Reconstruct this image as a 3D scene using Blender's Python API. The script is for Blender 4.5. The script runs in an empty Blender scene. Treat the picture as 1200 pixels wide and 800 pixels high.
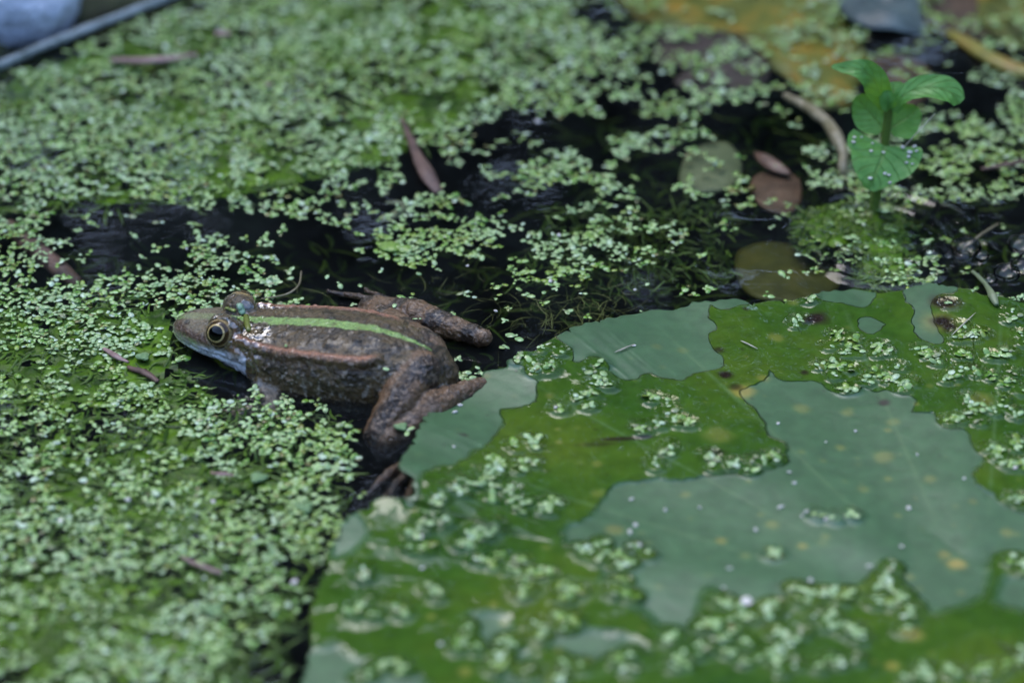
import bpy, math, random
import numpy as np

# ------------------------------------------------------------------ camera, sky, sun, exposure
C = bpy.context.scene.collection
S = bpy.context.scene
PITCH = math.radians(33); DIST = 0.8; LENS = 100.0
EYE = np.array([0, -DIST*math.cos(PITCH), DIST*math.sin(PITCH)])
FW = np.array([0, math.cos(PITCH), -math.sin(PITCH)])
UP = np.array([0, math.sin(PITCH), math.cos(PITCH)])
FPX = LENS/36*1200
cd = bpy.data.cameras.new('camera'); cam = bpy.data.objects.new('camera', cd); C.objects.link(cam)
cam.location = EYE; cam.rotation_euler = (math.pi/2-PITCH, 0, 0)
cd.lens = LENS; cd.sensor_width = 36; cd.clip_start = .02; cd.clip_end = 500
cd.dof.use_dof = True; cd.dof.focus_distance = .800; cd.dof.aperture_fstop = 6.2
S.camera = cam
SUN_EL, SUN_AZ = math.radians(58), math.radians(-35)      # azimuth from +Y towards +X
w = bpy.data.worlds.new('World'); S.world = w; w.use_nodes = True
nt = w.node_tree; bg = nt.nodes['Background']; sk = nt.nodes.new('ShaderNodeTexSky')
sk.sky_type = 'NISHITA'; sk.sun_disc = False; sk.sun_elevation = SUN_EL; sk.sun_rotation = SUN_AZ
sk.air_density = 1.0; sk.dust_density = 1.0; sk.ozone_density = 1.6
nt.links.new(sk.outputs[0], bg.inputs[0]); bg.inputs[1].default_value = .15
sd_ = bpy.data.lights.new('sun', 'SUN'); sd_.energy = .5; sd_.angle = math.radians(35); sd_.color = (1, .96, .9)
sun = bpy.data.objects.new('sun', sd_); C.objects.link(sun)
sun.rotation_euler = (math.pi/2-SUN_EL, 0, math.pi-SUN_AZ)
S.view_settings.view_transform = 'Standard'; S.view_settings.look = 'None'
S.view_settings.gamma = 1; S.view_settings.exposure = 2.3
S.render.engine = 'CYCLES'

rng = np.random.default_rng(7); random.seed(7)

# ------------------------------------------------------------------ helpers
def G(px, py, z=0.0):
    """world point on the horizontal plane z under a point of the 1200x800 photograph"""
    d = FW + np.array([1., 0, 0])*(px-600)/FPX + UP*(400-py)/FPX
    return EYE + d*((z-EYE[2])/d[2])
def proj(p):
    v = np.asarray(p)-EYE; k = v@FW
    return 600+FPX*v[..., 0]/k, 400-FPX*(v@UP)/k
PXM = DIST/FPX                                            # metres per pixel at the frog

def hash3(i, j, k, seed=0):
    h = (i.astype(np.int64)*374761393 + j.astype(np.int64)*668265263 + k.astype(np.int64)*2147483647 + seed*144665) & 0xffffffff
    h = ((h ^ (h >> 13))*1274126177) & 0xffffffff
    return ((h ^ (h >> 16)) & 0xffff)/65535.0
def vnoise(p, scale, seed=0):
    """value noise 0..1, p (...,3)"""
    q = np.asarray(p)*scale; i = np.floor(q).astype(np.int64); f = q-i; f = f*f*(3-2*f)
    r = 0
    for a in (0, 1):
        for b in (0, 1):
            for c in (0, 1):
                wgt = (f[..., 0] if a else 1-f[..., 0])*(f[..., 1] if b else 1-f[..., 1])*(f[..., 2] if c else 1-f[..., 2])
                r = r+wgt*hash3(i[..., 0]+a, i[..., 1]+b, i[..., 2]+c, seed)
    return r
def fbm(p, scale, oct=3, seed=0):
    r = 0; a = .5; t = 0
    for o in range(oct):
        r = r+a*vnoise(p, scale*2**o, seed+o*17); t += a; a *= .5
    return r/t
def xy3(p): return np.concatenate([p[..., :2], np.zeros(p.shape[:-1]+(1,))], -1)
def sstep(a, b, x): t = np.clip((x-a)/(b-a), 0, 1); return t*t*(3-2*t)

def mesh(name, V, F, mat=None, smooth=True, cols=None, attrs=None):
    me = bpy.data.meshes.new(name)
    V = np.asarray(V, np.float32)
    if isinstance(F, np.ndarray):
        n, k = F.shape
        me.vertices.add(len(V)); me.vertices.foreach_set('co', V.ravel())
        me.loops.add(n*k); me.loops.foreach_set('vertex_index', F.ravel().astype(np.int32))
        me.polygons.add(n); me.polygons.foreach_set('loop_start', np.arange(0, n*k, k, dtype=np.int32))
        me.update(calc_edges=True)
    else:
        me.from_pydata([tuple(v) for v in V.tolist()], [], F)
    me.polygons.foreach_set('use_smooth', [smooth]*len(me.polygons))
    if cols is not None:
        a = me.color_attributes.new('Col', 'FLOAT_COLOR', 'POINT')
        cc = np.ones((len(V), 4), np.float32); cc[:, :3] = cols; a.data.foreach_set('color', cc.ravel())
    for k, v in (attrs or {}).items():
        a = me.attributes.new(k, 'FLOAT', 'POINT'); a.data.foreach_set('value', np.asarray(v, np.float32))
    if mat: me.materials.append(mat)
    me.update()
    return me
def obj(name, me, parent=None, label=None, cat=None, group=None, kind=None, loc=None):
    o = bpy.data.objects.new(name, me); C.objects.link(o)
    if parent is not None: o.parent = parent
    if label: o['label'] = label
    if cat: o['category'] = cat
    if group: o['group'] = group
    if kind: o['kind'] = kind
    if loc is not None: o.location = loc
    return o
def recentre(V, base):
    return np.asarray(V, float)-np.asarray(base)

def catmull(P, n, closed=False):
    P = np.asarray(P, float); m = len(P); out = []
    rngm = m if closed else m-1
    for i in range(rngm):
        g = lambda k: P[k % m] if closed else P[min(max(k, 0), m-1)]
        p0, p1, p2, p3 = g(i-1), g(i), g(i+1), g(i+2)
        for t in np.arange(n)/n:
            out.append(.5*(2*p1+(p2-p0)*t+(2*p0-5*p1+4*p2-p3)*t*t+(3*p1-p0-3*p2+p3)*t**3))
    if not closed: out.append(P[-1])
    return np.array(out)
def tube(P, R, seg=8, flat=1.0, rough=0, seed=0):
    P = np.asarray(P, float); n = len(P); R = np.broadcast_to(np.asarray(R, float), (n,))
    T = np.gradient(P, axis=0); T /= np.linalg.norm(T, axis=1)[:, None]+1e-12
    ref = np.array([0, 0, 1.]); V = []
    for i in range(n):
        a = np.cross(T[i], ref)
        if np.linalg.norm(a) < 1e-3: a = np.cross(T[i], [1., 0, 0])
        a /= np.linalg.norm(a); b = np.cross(a, T[i])
        for k in range(seg):
            th = 2*math.pi*k/seg
            V.append(P[i]+R[i]*(a*math.cos(th)+b*flat*math.sin(th)))
    V = np.array(V)
    if rough:
        V += (np.stack([vnoise(V, 400, seed+q) for q in range(3)], -1)-.5)*rough
    F = [(i*seg+k, i*seg+(k+1) % seg, (i+1)*seg+(k+1) % seg, (i+1)*seg+k) for i in range(n-1) for k in range(seg)]
    F += [tuple(range(seg))[::-1], tuple((n-1)*seg+k for k in range(seg))]
    return V, F
def merge(parts):
    V = []; F = []; o = 0
    for v, f in parts:
        V.append(np.asarray(v)); F += [tuple(i+o for i in q) for q in f]; o += len(v)
    return np.concatenate(V), F
def rings(outline, nr=12, zf=None, thick=0.0006):
    """closed leaf solid: outline (n,2) about its centroid, zf(x,y,u) gives the height of the upper face"""
    c = outline.mean(0); n = len(outline); V = []
    for j in range(nr+1):
        u = j/nr
        q = c+(outline-c)*u if j else np.repeat(c[None], n, 0)
        z = zf(q[:, 0], q[:, 1], u)
        V.append(np.column_stack([q, z]))
    V = np.concatenate(V); m = len(V)
    F = [(j*n+k, (j+1)*n+k, (j+1)*n+(k+1) % n, j*n+(k+1) % n) for j in range(nr) for k in range(n)]
    Vb = V.copy(); Vb[:, 2] -= thick
    F += [tuple(m+i for i in f[::-1]) for f in F]
    F += [(nr*n+k, m+nr*n+k, m+nr*n+(k+1) % n, nr*n+(k+1) % n) for k in range(n)]
    return np.concatenate([V, Vb]), F
def inpoly(x, y, P):
    P = np.asarray(P, float); r = np.zeros(np.shape(x), bool); j = len(P)-1
    for i in range(len(P)):
        xi, yi = P[i]; xj, yj = P[j]
        c = ((yi > y) != (yj > y)) & (x < (xj-xi)*(y-yi)/(yj-yi+1e-15)+xi)
        r ^= c; j = i
    return r
def sdpoly(x, y, P):
    """signed distance, positive inside"""
    P = np.asarray(P, float); d = np.full(np.shape(x), 1e9); j = len(P)-1
    for i in range(len(P)):
        ax, ay = P[j]; bx, by = P[i]; ex, ey = bx-ax, by-ay
        t = np.clip(((x-ax)*ex+(y-ay)*ey)/(ex*ex+ey*ey+1e-15), 0, 1)
        d = np.minimum(d, np.hypot(x-ax-t*ex, y-ay-t*ey)); j = i
    return np.where(inpoly(x, y, P), d, -d)

# ------------------------------------------------------------------ materials
def mat(name):
    m = bpy.data.materials.new(name); m.use_nodes = True
    return m, m.node_tree, m.node_tree.nodes['Principled BSDF']
def N(t, kind, **kw):
    n = t.nodes.new(kind)
    for k, v in kw.items():
        if k in n.inputs: n.inputs[k].default_value = v
        else: setattr(n, k, v)
    return n
def coord(t, scale=1.0):
    c = N(t, 'ShaderNodeTexCoord'); return c.outputs['Object']
def noise(t, scale, detail=3, rough=.5, vec=None):
    n = N(t, 'ShaderNodeTexNoise', Scale=scale, Detail=detail, Roughness=rough)
    t.links.new(vec if vec is not None else coord(t), n.inputs['Vector']); return n.outputs['Fac']
def ramp(t, fac, stops):
    r = N(t, 'ShaderNodeValToRGB'); e = r.color_ramp.elements
    while len(e) < len(stops): e.new(.5)
    for q, (p, c) in zip(e, stops):
        q.position = p; q.color = (*c, 1) if len(c) == 3 else c
    t.links.new(fac, r.inputs[0]); return r.outputs[0]
def mixc(t, fac, a, b, mode='MIX'):
    n = N(t, 'ShaderNodeMix', data_type='RGBA', blend_type=mode)
    for s, v in ((n.inputs['Factor'], fac), (n.inputs[6], a), (n.inputs[7], b)):
        if isinstance(v, (int, float)): s.default_value = v
        elif isinstance(v, tuple): s.default_value = (*v, 1)
        else: t.links.new(v, s)
    return n.outputs[2]
def math_(t, op, a, b=0.0, c=None, clamp=False):
    n = N(t, 'ShaderNodeMath', operation=op, use_clamp=clamp)
    for s, v in zip(n.inputs, (a, b, c)):
        if v is None: continue
        if isinstance(v, (int, float)): s.default_value = v
        else: t.links.new(v, s)
    return n.outputs[0]
def attr(t, name, color=False):
    n = N(t, 'ShaderNodeAttribute', attribute_name=name); return n.outputs['Color' if color else 'Fac']
def bump(t, b, h, dist, strength=1.0):
    n = N(t, 'ShaderNodeBump', Strength=strength, Distance=dist); t.links.new(h, n.inputs['Height'])
    t.links.new(n.outputs[0], b.inputs['Normal']); return n
def simple(name, c1, c2, scale, rough=.5, bmp=0, c3=None, spec=.5):
    m, t, b = mat(name); f = noise(t, scale, 4, .6)
    st = [(.3, c1), (.65, c2)]
    if c3: st = [(.25, c1), (.5, c2), (.72, c3)]
    t.links.new(ramp(t, f, st), b.inputs['Base Color'])
    b.inputs['Roughness'].default_value = rough; b.inputs['Specular IOR Level'].default_value = spec
    if bmp: bump(t, b, noise(t, scale*2.5, 4), bmp)
    return m

# water: fresnel mirror over a clear surface, brown absorbing body
mw = bpy.data.materials.new('pond_water'); mw.use_nodes = True; t = mw.node_tree; t.nodes.clear()
out = N(t, 'ShaderNodeOutputMaterial'); mx = N(t, 'ShaderNodeMixShader'); fr = N(t, 'ShaderNodeFresnel', IOR=1.33)
tr = N(t, 'ShaderNodeBsdfTransparent'); gl = N(t, 'ShaderNodeBsdfGlossy', Roughness=0.0)
bp = N(t, 'ShaderNodeBump', Strength=1.0, Distance=.00007)
t.links.new(noise(t, 90, 2), bp.inputs['Height'])
for q in (gl, fr): t.links.new(bp.outputs[0], q.inputs['Normal'])
t.links.new(fr.outputs[0], mx.inputs[0]); t.links.new(tr.outputs[0], mx.inputs[1]); t.links.new(gl.outputs[0], mx.inputs[2])
dfm = N(t, 'ShaderNodeBsdfDiffuse'); dfm.inputs[0].default_value = (.26, .29, .30, 1); m2 = N(t, 'ShaderNodeMixShader')
t.links.new(math_(t, 'MULTIPLY', math_(t, 'SUBTRACT', noise(t, 28, 5, .65), .3, None, True), .06), m2.inputs[0])
t.links.new(mx.outputs[0], m2.inputs[1]); t.links.new(dfm.outputs[0], m2.inputs[2]); t.links.new(m2.outputs[0], out.inputs['Surface'])
va = N(t, 'ShaderNodeVolumeAbsorption', Density=60.0); va.inputs['Color'].default_value = (.42, .45, .18, 1)
t.links.new(va.outputs[0], out.inputs['Volume'])

mb = bpy.data.materials.new('bubble_film'); mb.use_nodes = True; t = mb.node_tree; t.nodes.clear()
out = N(t, 'ShaderNodeOutputMaterial'); mx = N(t, 'ShaderNodeMixShader'); fr = N(t, 'ShaderNodeFresnel', IOR=1.33)
tr = N(t, 'ShaderNodeBsdfTransparent'); gl = N(t, 'ShaderNodeBsdfGlossy', Roughness=0.0)
t.links.new(fr.outputs[0], mx.inputs[0]); t.links.new(tr.outputs[0], mx.inputs[1]); t.links.new(gl.outputs[0], mx.inputs[2])
t.links.new(mx.outputs[0], out.inputs['Surface'])

def colmat(name, rough, bscale=0, bdist=0, trans=0.0, spec=.5):
    m, t, b = mat(name)
    c = attr(t, 'Col', True)
    f = noise(t, bscale or 600, 3)
    c = mixc(t, 1.0, c, ramp(t, f, [(.3, (.75, .75, .75)), (.7, (1.2, 1.2, 1.2))]), 'MULTIPLY')
    t.links.new(c, b.inputs['Base Color']); b.inputs['Roughness'].default_value = rough
    b.inputs['Specular IOR Level'].default_value = spec
    if bdist: bump(t, b, f, bdist)
    return m
m_duck = colmat('duckweed_leaf', .25, 900, .00006, spec=.5)
m_weed = colmat('water_weed', .45, 500, .0003, spec=.25)
m_thread = colmat('algae_thread', .5, 500)
m_ground = simple('bank_soil', (.02, .02, .008), (.05, .055, .02), 60, .9, .004, (.07, .07, .035))
m_mud = simple('pond_mud', (.02, .018, .008), (.05, .045, .02), 30, .9, .003)
m_stone = simple('grey_stone', (.14, .17, .20), (.40, .44, .52), 90, .8, .003, (.58, .62, .70))
m_rim = simple('rim_stone', (.11, .135, .125), (.30, .34, .35), 150, .6, .0004)
m_unseen_hedge = colmat('unseen_hedge_leaf', .6, 30)
m_yellow = simple('yellowing_leaf', (.035, .06, .012), (.15, .16, .02), 70, .5, .0006, (.36, .20, .02))
m_brown = simple('dead_brown_leaf', (.04, .022, .016), (.10, .055, .04), 120, .6, .0004, (.16, .09, .06))
m_rot = simple('rotten_leaf', (.012, .010, .008), (.05, .035, .028), 90, .6, .0006, (.09, .06, .05))
m_pink = simple('pinkish_bark', (.13, .07, .06), (.25, .15, .13), 200, .6, .0003, (.34, .23, .2))
m_redbrown = simple('rotten_red_leaf', (.045, .025, .016), (.12, .066, .042), 110, .5, .0005, (.19, .11, .07))
m_olive = simple('drowned_olive_leaf', (.03, .035, .006), (.085, .09, .012), 90, .5, .0004, (.13, .115, .02))
m_palegreen = simple('drowned_pale_leaf', (.10, .13, .06), (.17, .20, .10), 70, .5, .0003)
m_grey = simple('grey_wet_leaf', (.03, .045, .045), (.075, .105, .10), 90, .45, .0005)
m_twig = simple('twig_bark', (.07, .055, .03), (.17, .14, .07), 130, .5, .0005, (.30, .25, .16))
m_stalk = simple('yellow_stalk', (.07, .075, .012), (.19, .16, .02), 70, .5, .0004, (.22, .12, .02))
m_straw = simple('pale_straw', (.30, .26, .18), (.5, .44, .34), 300, .5)
m_speck = simple('dry_speck', (.45, .40, .33), (.7, .66, .6), 500, .7)
m_lime = simple('lime_frond', (.12, .21, .03), (.19, .30, .05), 300, .4, .0001)
m_blue = simple('bluish_frond', (.12, .21, .07), (.2, .31, .13), 900, .5, .0005)

# ------------------------------------------------------------------ setting: pond, banks
PC = np.array([.562, -.517]); PR = 1.0
def water():
    xs = np.concatenate([np.linspace(-.75, -.26, 8), np.linspace(-.25, .082, 40), np.arange(.083, .19, .0008), np.linspace(.195, .3, 12), np.linspace(.4, 1.9, 10)])
    ys = np.concatenate([np.linspace(-1.8, -.26, 10), np.linspace(-.25, .008, 30), np.arange(.009, .082, .0008), np.linspace(.085, .3, 22), np.linspace(.4, .9, 6)])
    X, Y = np.meshgrid(xs, ys, indexing='ij'); Z = np.zeros_like(X)
    for (px, py, r, h, wd) in WATER_RINGS:
        c = G(px, py); d = np.hypot((X-c[0]), (Y-c[1])*1.0)
        Z += h*np.exp(-((d-r)/wd)**2)
    for (px, py, sx, sy, h) in WATER_MOUNDS:
        c = G(px, py); Z += h*np.exp(-((X-c[0])/sx)**2-((Y-c[1])/sy)**2)
    n, m = X.shape; V = np.column_stack([X.ravel(), Y.ravel(), Z.ravel()])
    idx = np.arange(n*m).reshape(n, m)
    F = [tuple(q) for q in np.stack([idx[:-1, :-1], idx[1:, :-1], idx[1:, 1:], idx[:-1, 1:]], -1).reshape(-1, 4).tolist()]
    per = list(idx[:, 0])+list(idx[-1, 1:])+list(idx[-2::-1, -1])+list(idx[0, -2:0:-1])
    k = len(V); B = V[per].copy(); B[:, 2] = -.2
    V = np.concatenate([V, B]); L = len(per)
    F += [(int(per[i]), int(k+i), int(k+(i+1) % L), int(per[(i+1) % L])) for i in range(L)]
    F.append(tuple(int(k+i) for i in range(L))[::-1])
    F = [f[::-1] for f in F[n*m-n-m+1:]] and F
    return obj('water', mesh('water', V, F, mw), kind='structure')
mm = .001
WATER_RINGS = [(1025, 283, 21*mm, .9*mm, 1.6*mm), (1032, 280, 27*mm, .8*mm, 1.5*mm), (1025, 290, 33*mm, .5*mm, 1.8*mm), (1143, 297, 6.0*mm, .7*mm, .9*mm), (1182, 322, 5*mm, .6*mm, .8*mm), (1092, 300, 4*mm, .5*mm, .7*mm),
               (1200, 287, 4.5*mm, .6*mm, .8*mm), (1200, 312, 4*mm, .6*mm, .7*mm), (1165, 340, 3.5*mm, .5*mm, .7*mm)]
WATER_MOUNDS = [(990, 311, 7*mm, 9*mm, 2.6*mm), (1025, 262, 12*mm, 10*mm, 1.0*mm), (1110, 325, 9*mm, 6*mm, .7*mm), (1160, 250, 14*mm, 9*mm, .7*mm)]
water()
a = np.linspace(0, 2*math.pi, 193)[:-1]
bot = np.array([[-.72, -1.78], [1.88, -1.78], [1.88, .88], [-.72, .88]])
gx = np.linspace(-.72, 1.88, 60); gy = np.linspace(-1.78, .88, 60); X, Y = np.meshgrid(gx, gy, indexing='ij')
Vb = np.column_stack([X.ravel(), Y.ravel(), -.062+.03*fbm(np.column_stack([X.ravel(), Y.ravel(), 0*X.ravel()]), 12)])
idx = np.arange(3600).reshape(60, 60)
obj('pond_bottom', mesh('pond_bottom', Vb, np.stack([idx[:-1, :-1], idx[1:, :-1], idx[1:, 1:], idx[:-1, 1:]], -1).reshape(-1, 4), m_mud), kind='structure')
radii = [1.0, 1.012, 1.03, 1.06, 1.1, 1.16, 1.25, 1.4, 1.7, 2.5, 5, 15, 60, 250]
V = []
for j, r in enumerate(radii):
    q = np.column_stack([PC[0]+r*np.cos(a), PC[1]+r*np.sin(a)])
    z = np.full(len(a), -.03 if j == 0 else .004)+ (0 if j < 2 else 1)*.012*min(r-1, .5)*(fbm(xy3(np.column_stack([q, 0*a])), 14))*4
    V.append(np.column_stack([q, z]))
n = len(a); F = [(j*n+k, (j+1)*n+k, (j+1)*n+(k+1) % n, j*n+(k+1) % n) for j in range(len(radii)-1) for k in range(n)]
obj('ground', mesh('ground', np.concatenate(V), F, m_ground), kind='structure')
aa = np.linspace(0, 2*math.pi, 361)
V, F = tube(np.column_stack([PC[0]+(PR-.002)*np.cos(aa), PC[1]+(PR-.002)*np.sin(aa), np.full(361, .0022)]), .0017, 10, .9, .0012)
obj('pond_rim', mesh('pond_rim', V, F, m_rim), kind='structure')

def blob(rx, ry, rz, seed, amp=.18, nu=40, nv=22, sc=3):
    V = []
    for i in range(nv+1):
        ph = math.pi*i/nv
        for k in range(nu):
            th = 2*math.pi*k/nu
            V.append((math.sin(ph)*math.cos(th), math.sin(ph)*math.sin(th), math.cos(ph)))
    V = np.array(V); d = 1+amp*(fbm(V+5, sc*.5, 4, seed)-.5)*2
    F = [(i*nu+k, (i+1)*nu+k, (i+1)*nu+(k+1) % nu, i*nu+(k+1) % nu) for i in range(nv) for k in range(nu)]
    return V*d[:, None]*np.array([rx, ry, rz]), F
V, F = blob(.031, .022, .02, 3)
p = G(-8, 0, .008)
obj('grey_stone', mesh('grey_stone', V, F, m_stone), label='pale blue-grey stone lying outside the pond rim in the corner', cat='stone', loc=(p[0], p[1], .008))

# hedge ring, out of view: added and sized to darken reflections and low skylight
n = 34000
ht = rng.uniform(0, 2*math.pi, n); hr = 1.75+rng.gamma(2., .16, n)
P = np.column_stack([.15+hr*np.cos(ht), -.15+hr*np.sin(ht), rng.uniform(0, 1, n)**.85*1.55])
P[:, 2] *= .62+1.0*sstep(.0, .75, np.sin(ht))
P[:, 2] *= .9+.22*vnoise(np.column_stack([P[:, 0], P[:, 1], 0*P[:, 0]]), 1.7, 5)
nrm = rng.normal(size=(n, 3)); nrm[:, :2] -= .8*np.column_stack([np.cos(ht), np.sin(ht)]); nrm[:, 2] += .5; nrm /= np.linalg.norm(nrm, axis=1)[:, None]
u = np.cross(nrm, rng.normal(size=(n, 3))); u /= np.linalg.norm(u, axis=1)[:, None]; v = np.cross(nrm, u)
s = rng.uniform(.042, .082, n)[:, None]
V = np.stack([P-u*s*1.2, P-v*s*.6, P+u*s*1.2, P+v*s*.6], 1).reshape(-1, 3)
cc = np.repeat(np.array([.05, .08, .035])*rng.uniform(.5, 1.5, (n, 1)), 4, 0)
obj('unseen_hedge', mesh('unseen_hedge', V, np.arange(4*n).reshape(n, 4), m_unseen_hedge, False, cc), kind='stuff')

# ------------------------------------------------------------------ frog
FA = math.radians(17); FS = np.array([-94.5, .5])
def f2w(p):
    p = np.asarray(p, float); s, tt = p[..., 0], p[..., 1]
    return np.stack([FS[0]+s*math.cos(FA)+tt*math.sin(FA), FS[1]-s*math.sin(FA)+tt*math.cos(FA), p[..., 2]], -1)*mm
def w2f(x, y):
    dx, dy = x/mm-FS[0], y/mm-FS[1]
    return dx*math.cos(FA)-dy*math.sin(FA), dx*math.sin(FA)+dy*math.cos(FA)
RES = .42
LO = np.array([-2.5, -58., -14.]); HI = np.array([94., 42., 16.5])
DIM = np.ceil((HI-LO)/RES).astype(int)
gs, gt, gz = [LO[i]+RES*np.arange(DIM[i], dtype=np.float32) for i in range(3)]
D = np.full(DIM, 9., np.float32)
PS = [-.6, 0, 1, 2.5, 5, 10, 16, 22, 28, 35, 45, 55, 62, 68, 74, 79, 82.5, 83.5]
def cur(y):
    return lambda s: np.interp(s, PS, y)
_w = [0, 1.6, 3.4, 5.0, 6.6, 8.6, 10.0, 11.2, 12.6, 14.3, 15.3, 15.1, 13.8, 11.6, 9.2, 6.6, 3.4, .6]
_t = [5.2, 6.4, 7.6, 8.6, 9.5, 10.2, 10.9, 11.5, 12.2, 13.2, 14.6, 15.2, 15.0, 14.0, 12.2, 9.6, 6.5, 4.5]
_b = [4.4, 3.2, 2.6, 2.0, 1.2, .4, -.2, -2.0, -6, -10, -11.5, -11.5, -10.5, -8.5, -5.5, -2.5, .8, 3.5]
fs = np.linspace(PS[0], PS[-1], 400)
def smooth_curve(y):
    v = np.interp(fs, PS, y); k = np.exp(-np.linspace(-2, 2, 17)**2); k /= k.sum()
    e = np.convolve(np.pad(v, 8, mode='edge'), k, 'valid')
    wgt = sstep(0, 8, fs); return v*(1-wgt)+e*wgt
cw, ct, cb = smooth_curve(_w), smooth_curve(_t), smooth_curve(_b)
SW = lambda s: np.interp(s, fs, cw); ST = lambda s: np.interp(s, fs, ct); SB = lambda s: np.interp(s, fs, cb)
def smin(a, b, k):
    h = np.clip(.5+.5*(b-a)/k, 0, 1); return b*(1-h)+a*h-k*h*(1-h)
def sub(lo, hi):
    i0 = np.clip(np.floor((np.array(lo)-LO)/RES).astype(int), 0, DIM-1); i1 = np.clip(np.ceil((np.array(hi)-LO)/RES).astype(int)+1, 1, DIM)
    sl = tuple(slice(x, y) for x, y in zip(i0, i1))
    return sl, gs[sl[0]][:, None, None], gt[sl[1]][None, :, None], gz[sl[2]][None, None, :]
# trunk and head
sl, s, tq, z = sub((-2.5, -19, -14), (86, 19, 16.5))
top, bt, wd = ST(s), SB(s), np.maximum(SW(s), .3)
zc = (top*.52+bt*.48); hh = np.where(z > zc, np.maximum(top-zc, .3), np.maximum(zc-bt, .3))
e = 2.35
q = (np.abs(tq/wd)**e+np.abs((z-zc)/hh)**e+1e-9)**(1/e)
dtr = (q-1)*np.minimum(wd, hh)*.85
end = np.maximum(-.5-s, s-83.3)
D[sl] = np.maximum(dtr, end).astype(np.float32)
LEGTAG = np.zeros(DIM, np.int8)
def cone(A, B, ra, rb, k=1.2, tag=0, flat=1.0):
    A = np.array(A, float); B = np.array(B, float); r = max(ra, rb)+k+1.2
    sl, s, tq, z = sub(np.minimum(A, B)-r, np.maximum(A, B)+r)
    d = B-A; L = d@d
    h = np.clip(((s-A[0])*d[0]+(tq-A[1])*d[1]+(z-A[2])*d[2])/L, 0, 1)
    dd = np.sqrt((s-A[0]-h*d[0])**2+(tq-A[1]-h*d[1])**2+((z-A[2]-h*d[2])/flat)**2)-(ra+(rb-ra)*h)
    if tag: LEGTAG[sl] = np.where((dd < D[sl]) & (dd < .9), tag, LEGTAG[sl])
    D[sl] = smin(D[sl], dd, k).astype(np.float32)
def ball(c, r, k=1.2, cut=False):
    c = np.array(c, float); sl, s, tq, z = sub(c-r-k-1, c+r+k+1)
    dd = np.sqrt((s-c[0])**2+(tq-c[1])**2+(z-c[2])**2)-r
    D[sl] = (-smin(-D[sl], dd, k) if cut else smin(D[sl], dd, k)).astype(np.float32)
def surf_t(s, z, f=1.0):
    top, bt = ST(s), SB(s); zc = top*.52+bt*.48; hh = top-zc if z > zc else zc-bt
    return SW(s)*f*(max(0, 1-abs((z-zc)/hh)**e))**(1/e)
def surf_z(s, tt):
    top, bt = ST(s), SB(s); zc = top*.52+bt*.48
    return zc+(top-zc)*max(0, 1-abs(tt/SW(s))**e)**(1/e)
EYES = [np.array([17.2, sg*6.7, 10.1]) for sg in (-1, 1)]
for sg, ec in zip((-1, 1), EYES):
    ball(ec-np.array([-.3, sg*.7, .0]), 4.7, 1.6)
    cone(ec+np.array([-2, -sg*1.5, 2.2]), ec+np.array([3.5, -sg*1.2, 1.6]), 1.9, 1.6, 1.6)         # upper lid
    # dorsolateral fold
    ss = np.linspace(21, 64, 22); prev = None
    for q_ in ss:
        tt = sg*SW(q_)*np.interp(q_, [21, 28, 60, 64], [.76, .80, .80, .72]); pt = (q_, tt, surf_z(q_, tt)+.05)
        if prev is not None: cone(prev, pt, .95, .95, 1.3)
        prev = pt
    cone((21, sg*9.0, 6.4), (28, sg*10.8, 5.0), 1.5, 1.1, 1.5)      # ridge behind the eye to the jaw corner
# sacral bumps
cone((58, -3.5, 13.4), (71, -5.5, 10), 1.6, 1.3, 2.5); cone((58, 3.5, 13.4), (71, 5.5, 10), 1.6, 1.3, 2.5)
# near hind leg: thigh, shank, foot
def toe(A, B, r=.85, curl=(0, 0, 0), tag=3):
    A = np.array(A, float); B = np.array(B, float); M = (A+B)/2+np.array(curl)
    cone(A, M, r*1.25, r, .7, tag); cone(M, B, r, r*.6, .4, tag); ball(B, r*.75, .3)
cone((73.5, -4.5, 6.5), (71.5, -13.5, 2.6), 6.0, 5.6, 1.6, 1); cone((71.5, -13.5, 2.6), (68, -22, -3.6), 5.6, 4.2, .9, 1)
cone((70.5, -23.0, -4.2), (79.5, -11.8, .6), 4.0, 4.7, .4, 2); cone((79.5, -11.8, .6), (89.0, 2.2, 1.3), 4.7, 1.9, .4, 2)
cone((88.4, 2.0, 1.0), (88, -5, -4.4), 1.7, 1.8, .8, 3); cone((88, -5, -4.4), (83, -30, -2.6), 1.8, 2.4, .8, 3)
for B, cu in (((75.5, -52, -1.2), (-1.5, -1, 1.2)), ((79, -57, -2.5), (0, 0, .6)), ((85, -56, -3.5), (1, 0, .5)), ((90, -50, -4), (1.5, 0, .4)), ((76.5, -42, -3), (-1, 0, .4))):
    toe((83, -30, -2.6), B, 1.15, cu)
# far hind leg
cone((72, 5, 6.5), (58, 19, 3.0), 6.2, 5.0, 1.6, 1); cone((58, 19, 3.0), (48, 29, 1.2), 5.0, 3.6, 1.2, 1)
cone((47.5, 30, 1.4), (61, 27.5, 2.8), 3.6, 4.8, .6, 2); cone((61, 27.5, 2.8), (84, 22.5, 3.0), 5.0, 2.2, .6, 2)
cone((83, 22.5, 2.6), (72, 28, -1.5), 2.4, 2.0, .7, 3); cone((72, 28, -1.5), (57, 34, -.8), 2.0, 2.2, .7, 3)
for B, cu in (((33, 34.5, 1.6), (0, 1, .6)), ((43, 38.5, 1.4), (0, .5, .6)), ((50, 40.5, -2), (0, 0, 0)), ((42, 29, -3.5), (0, 0, 0))):
    toe((57, 34, -.8), B, .9, cu)
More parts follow.
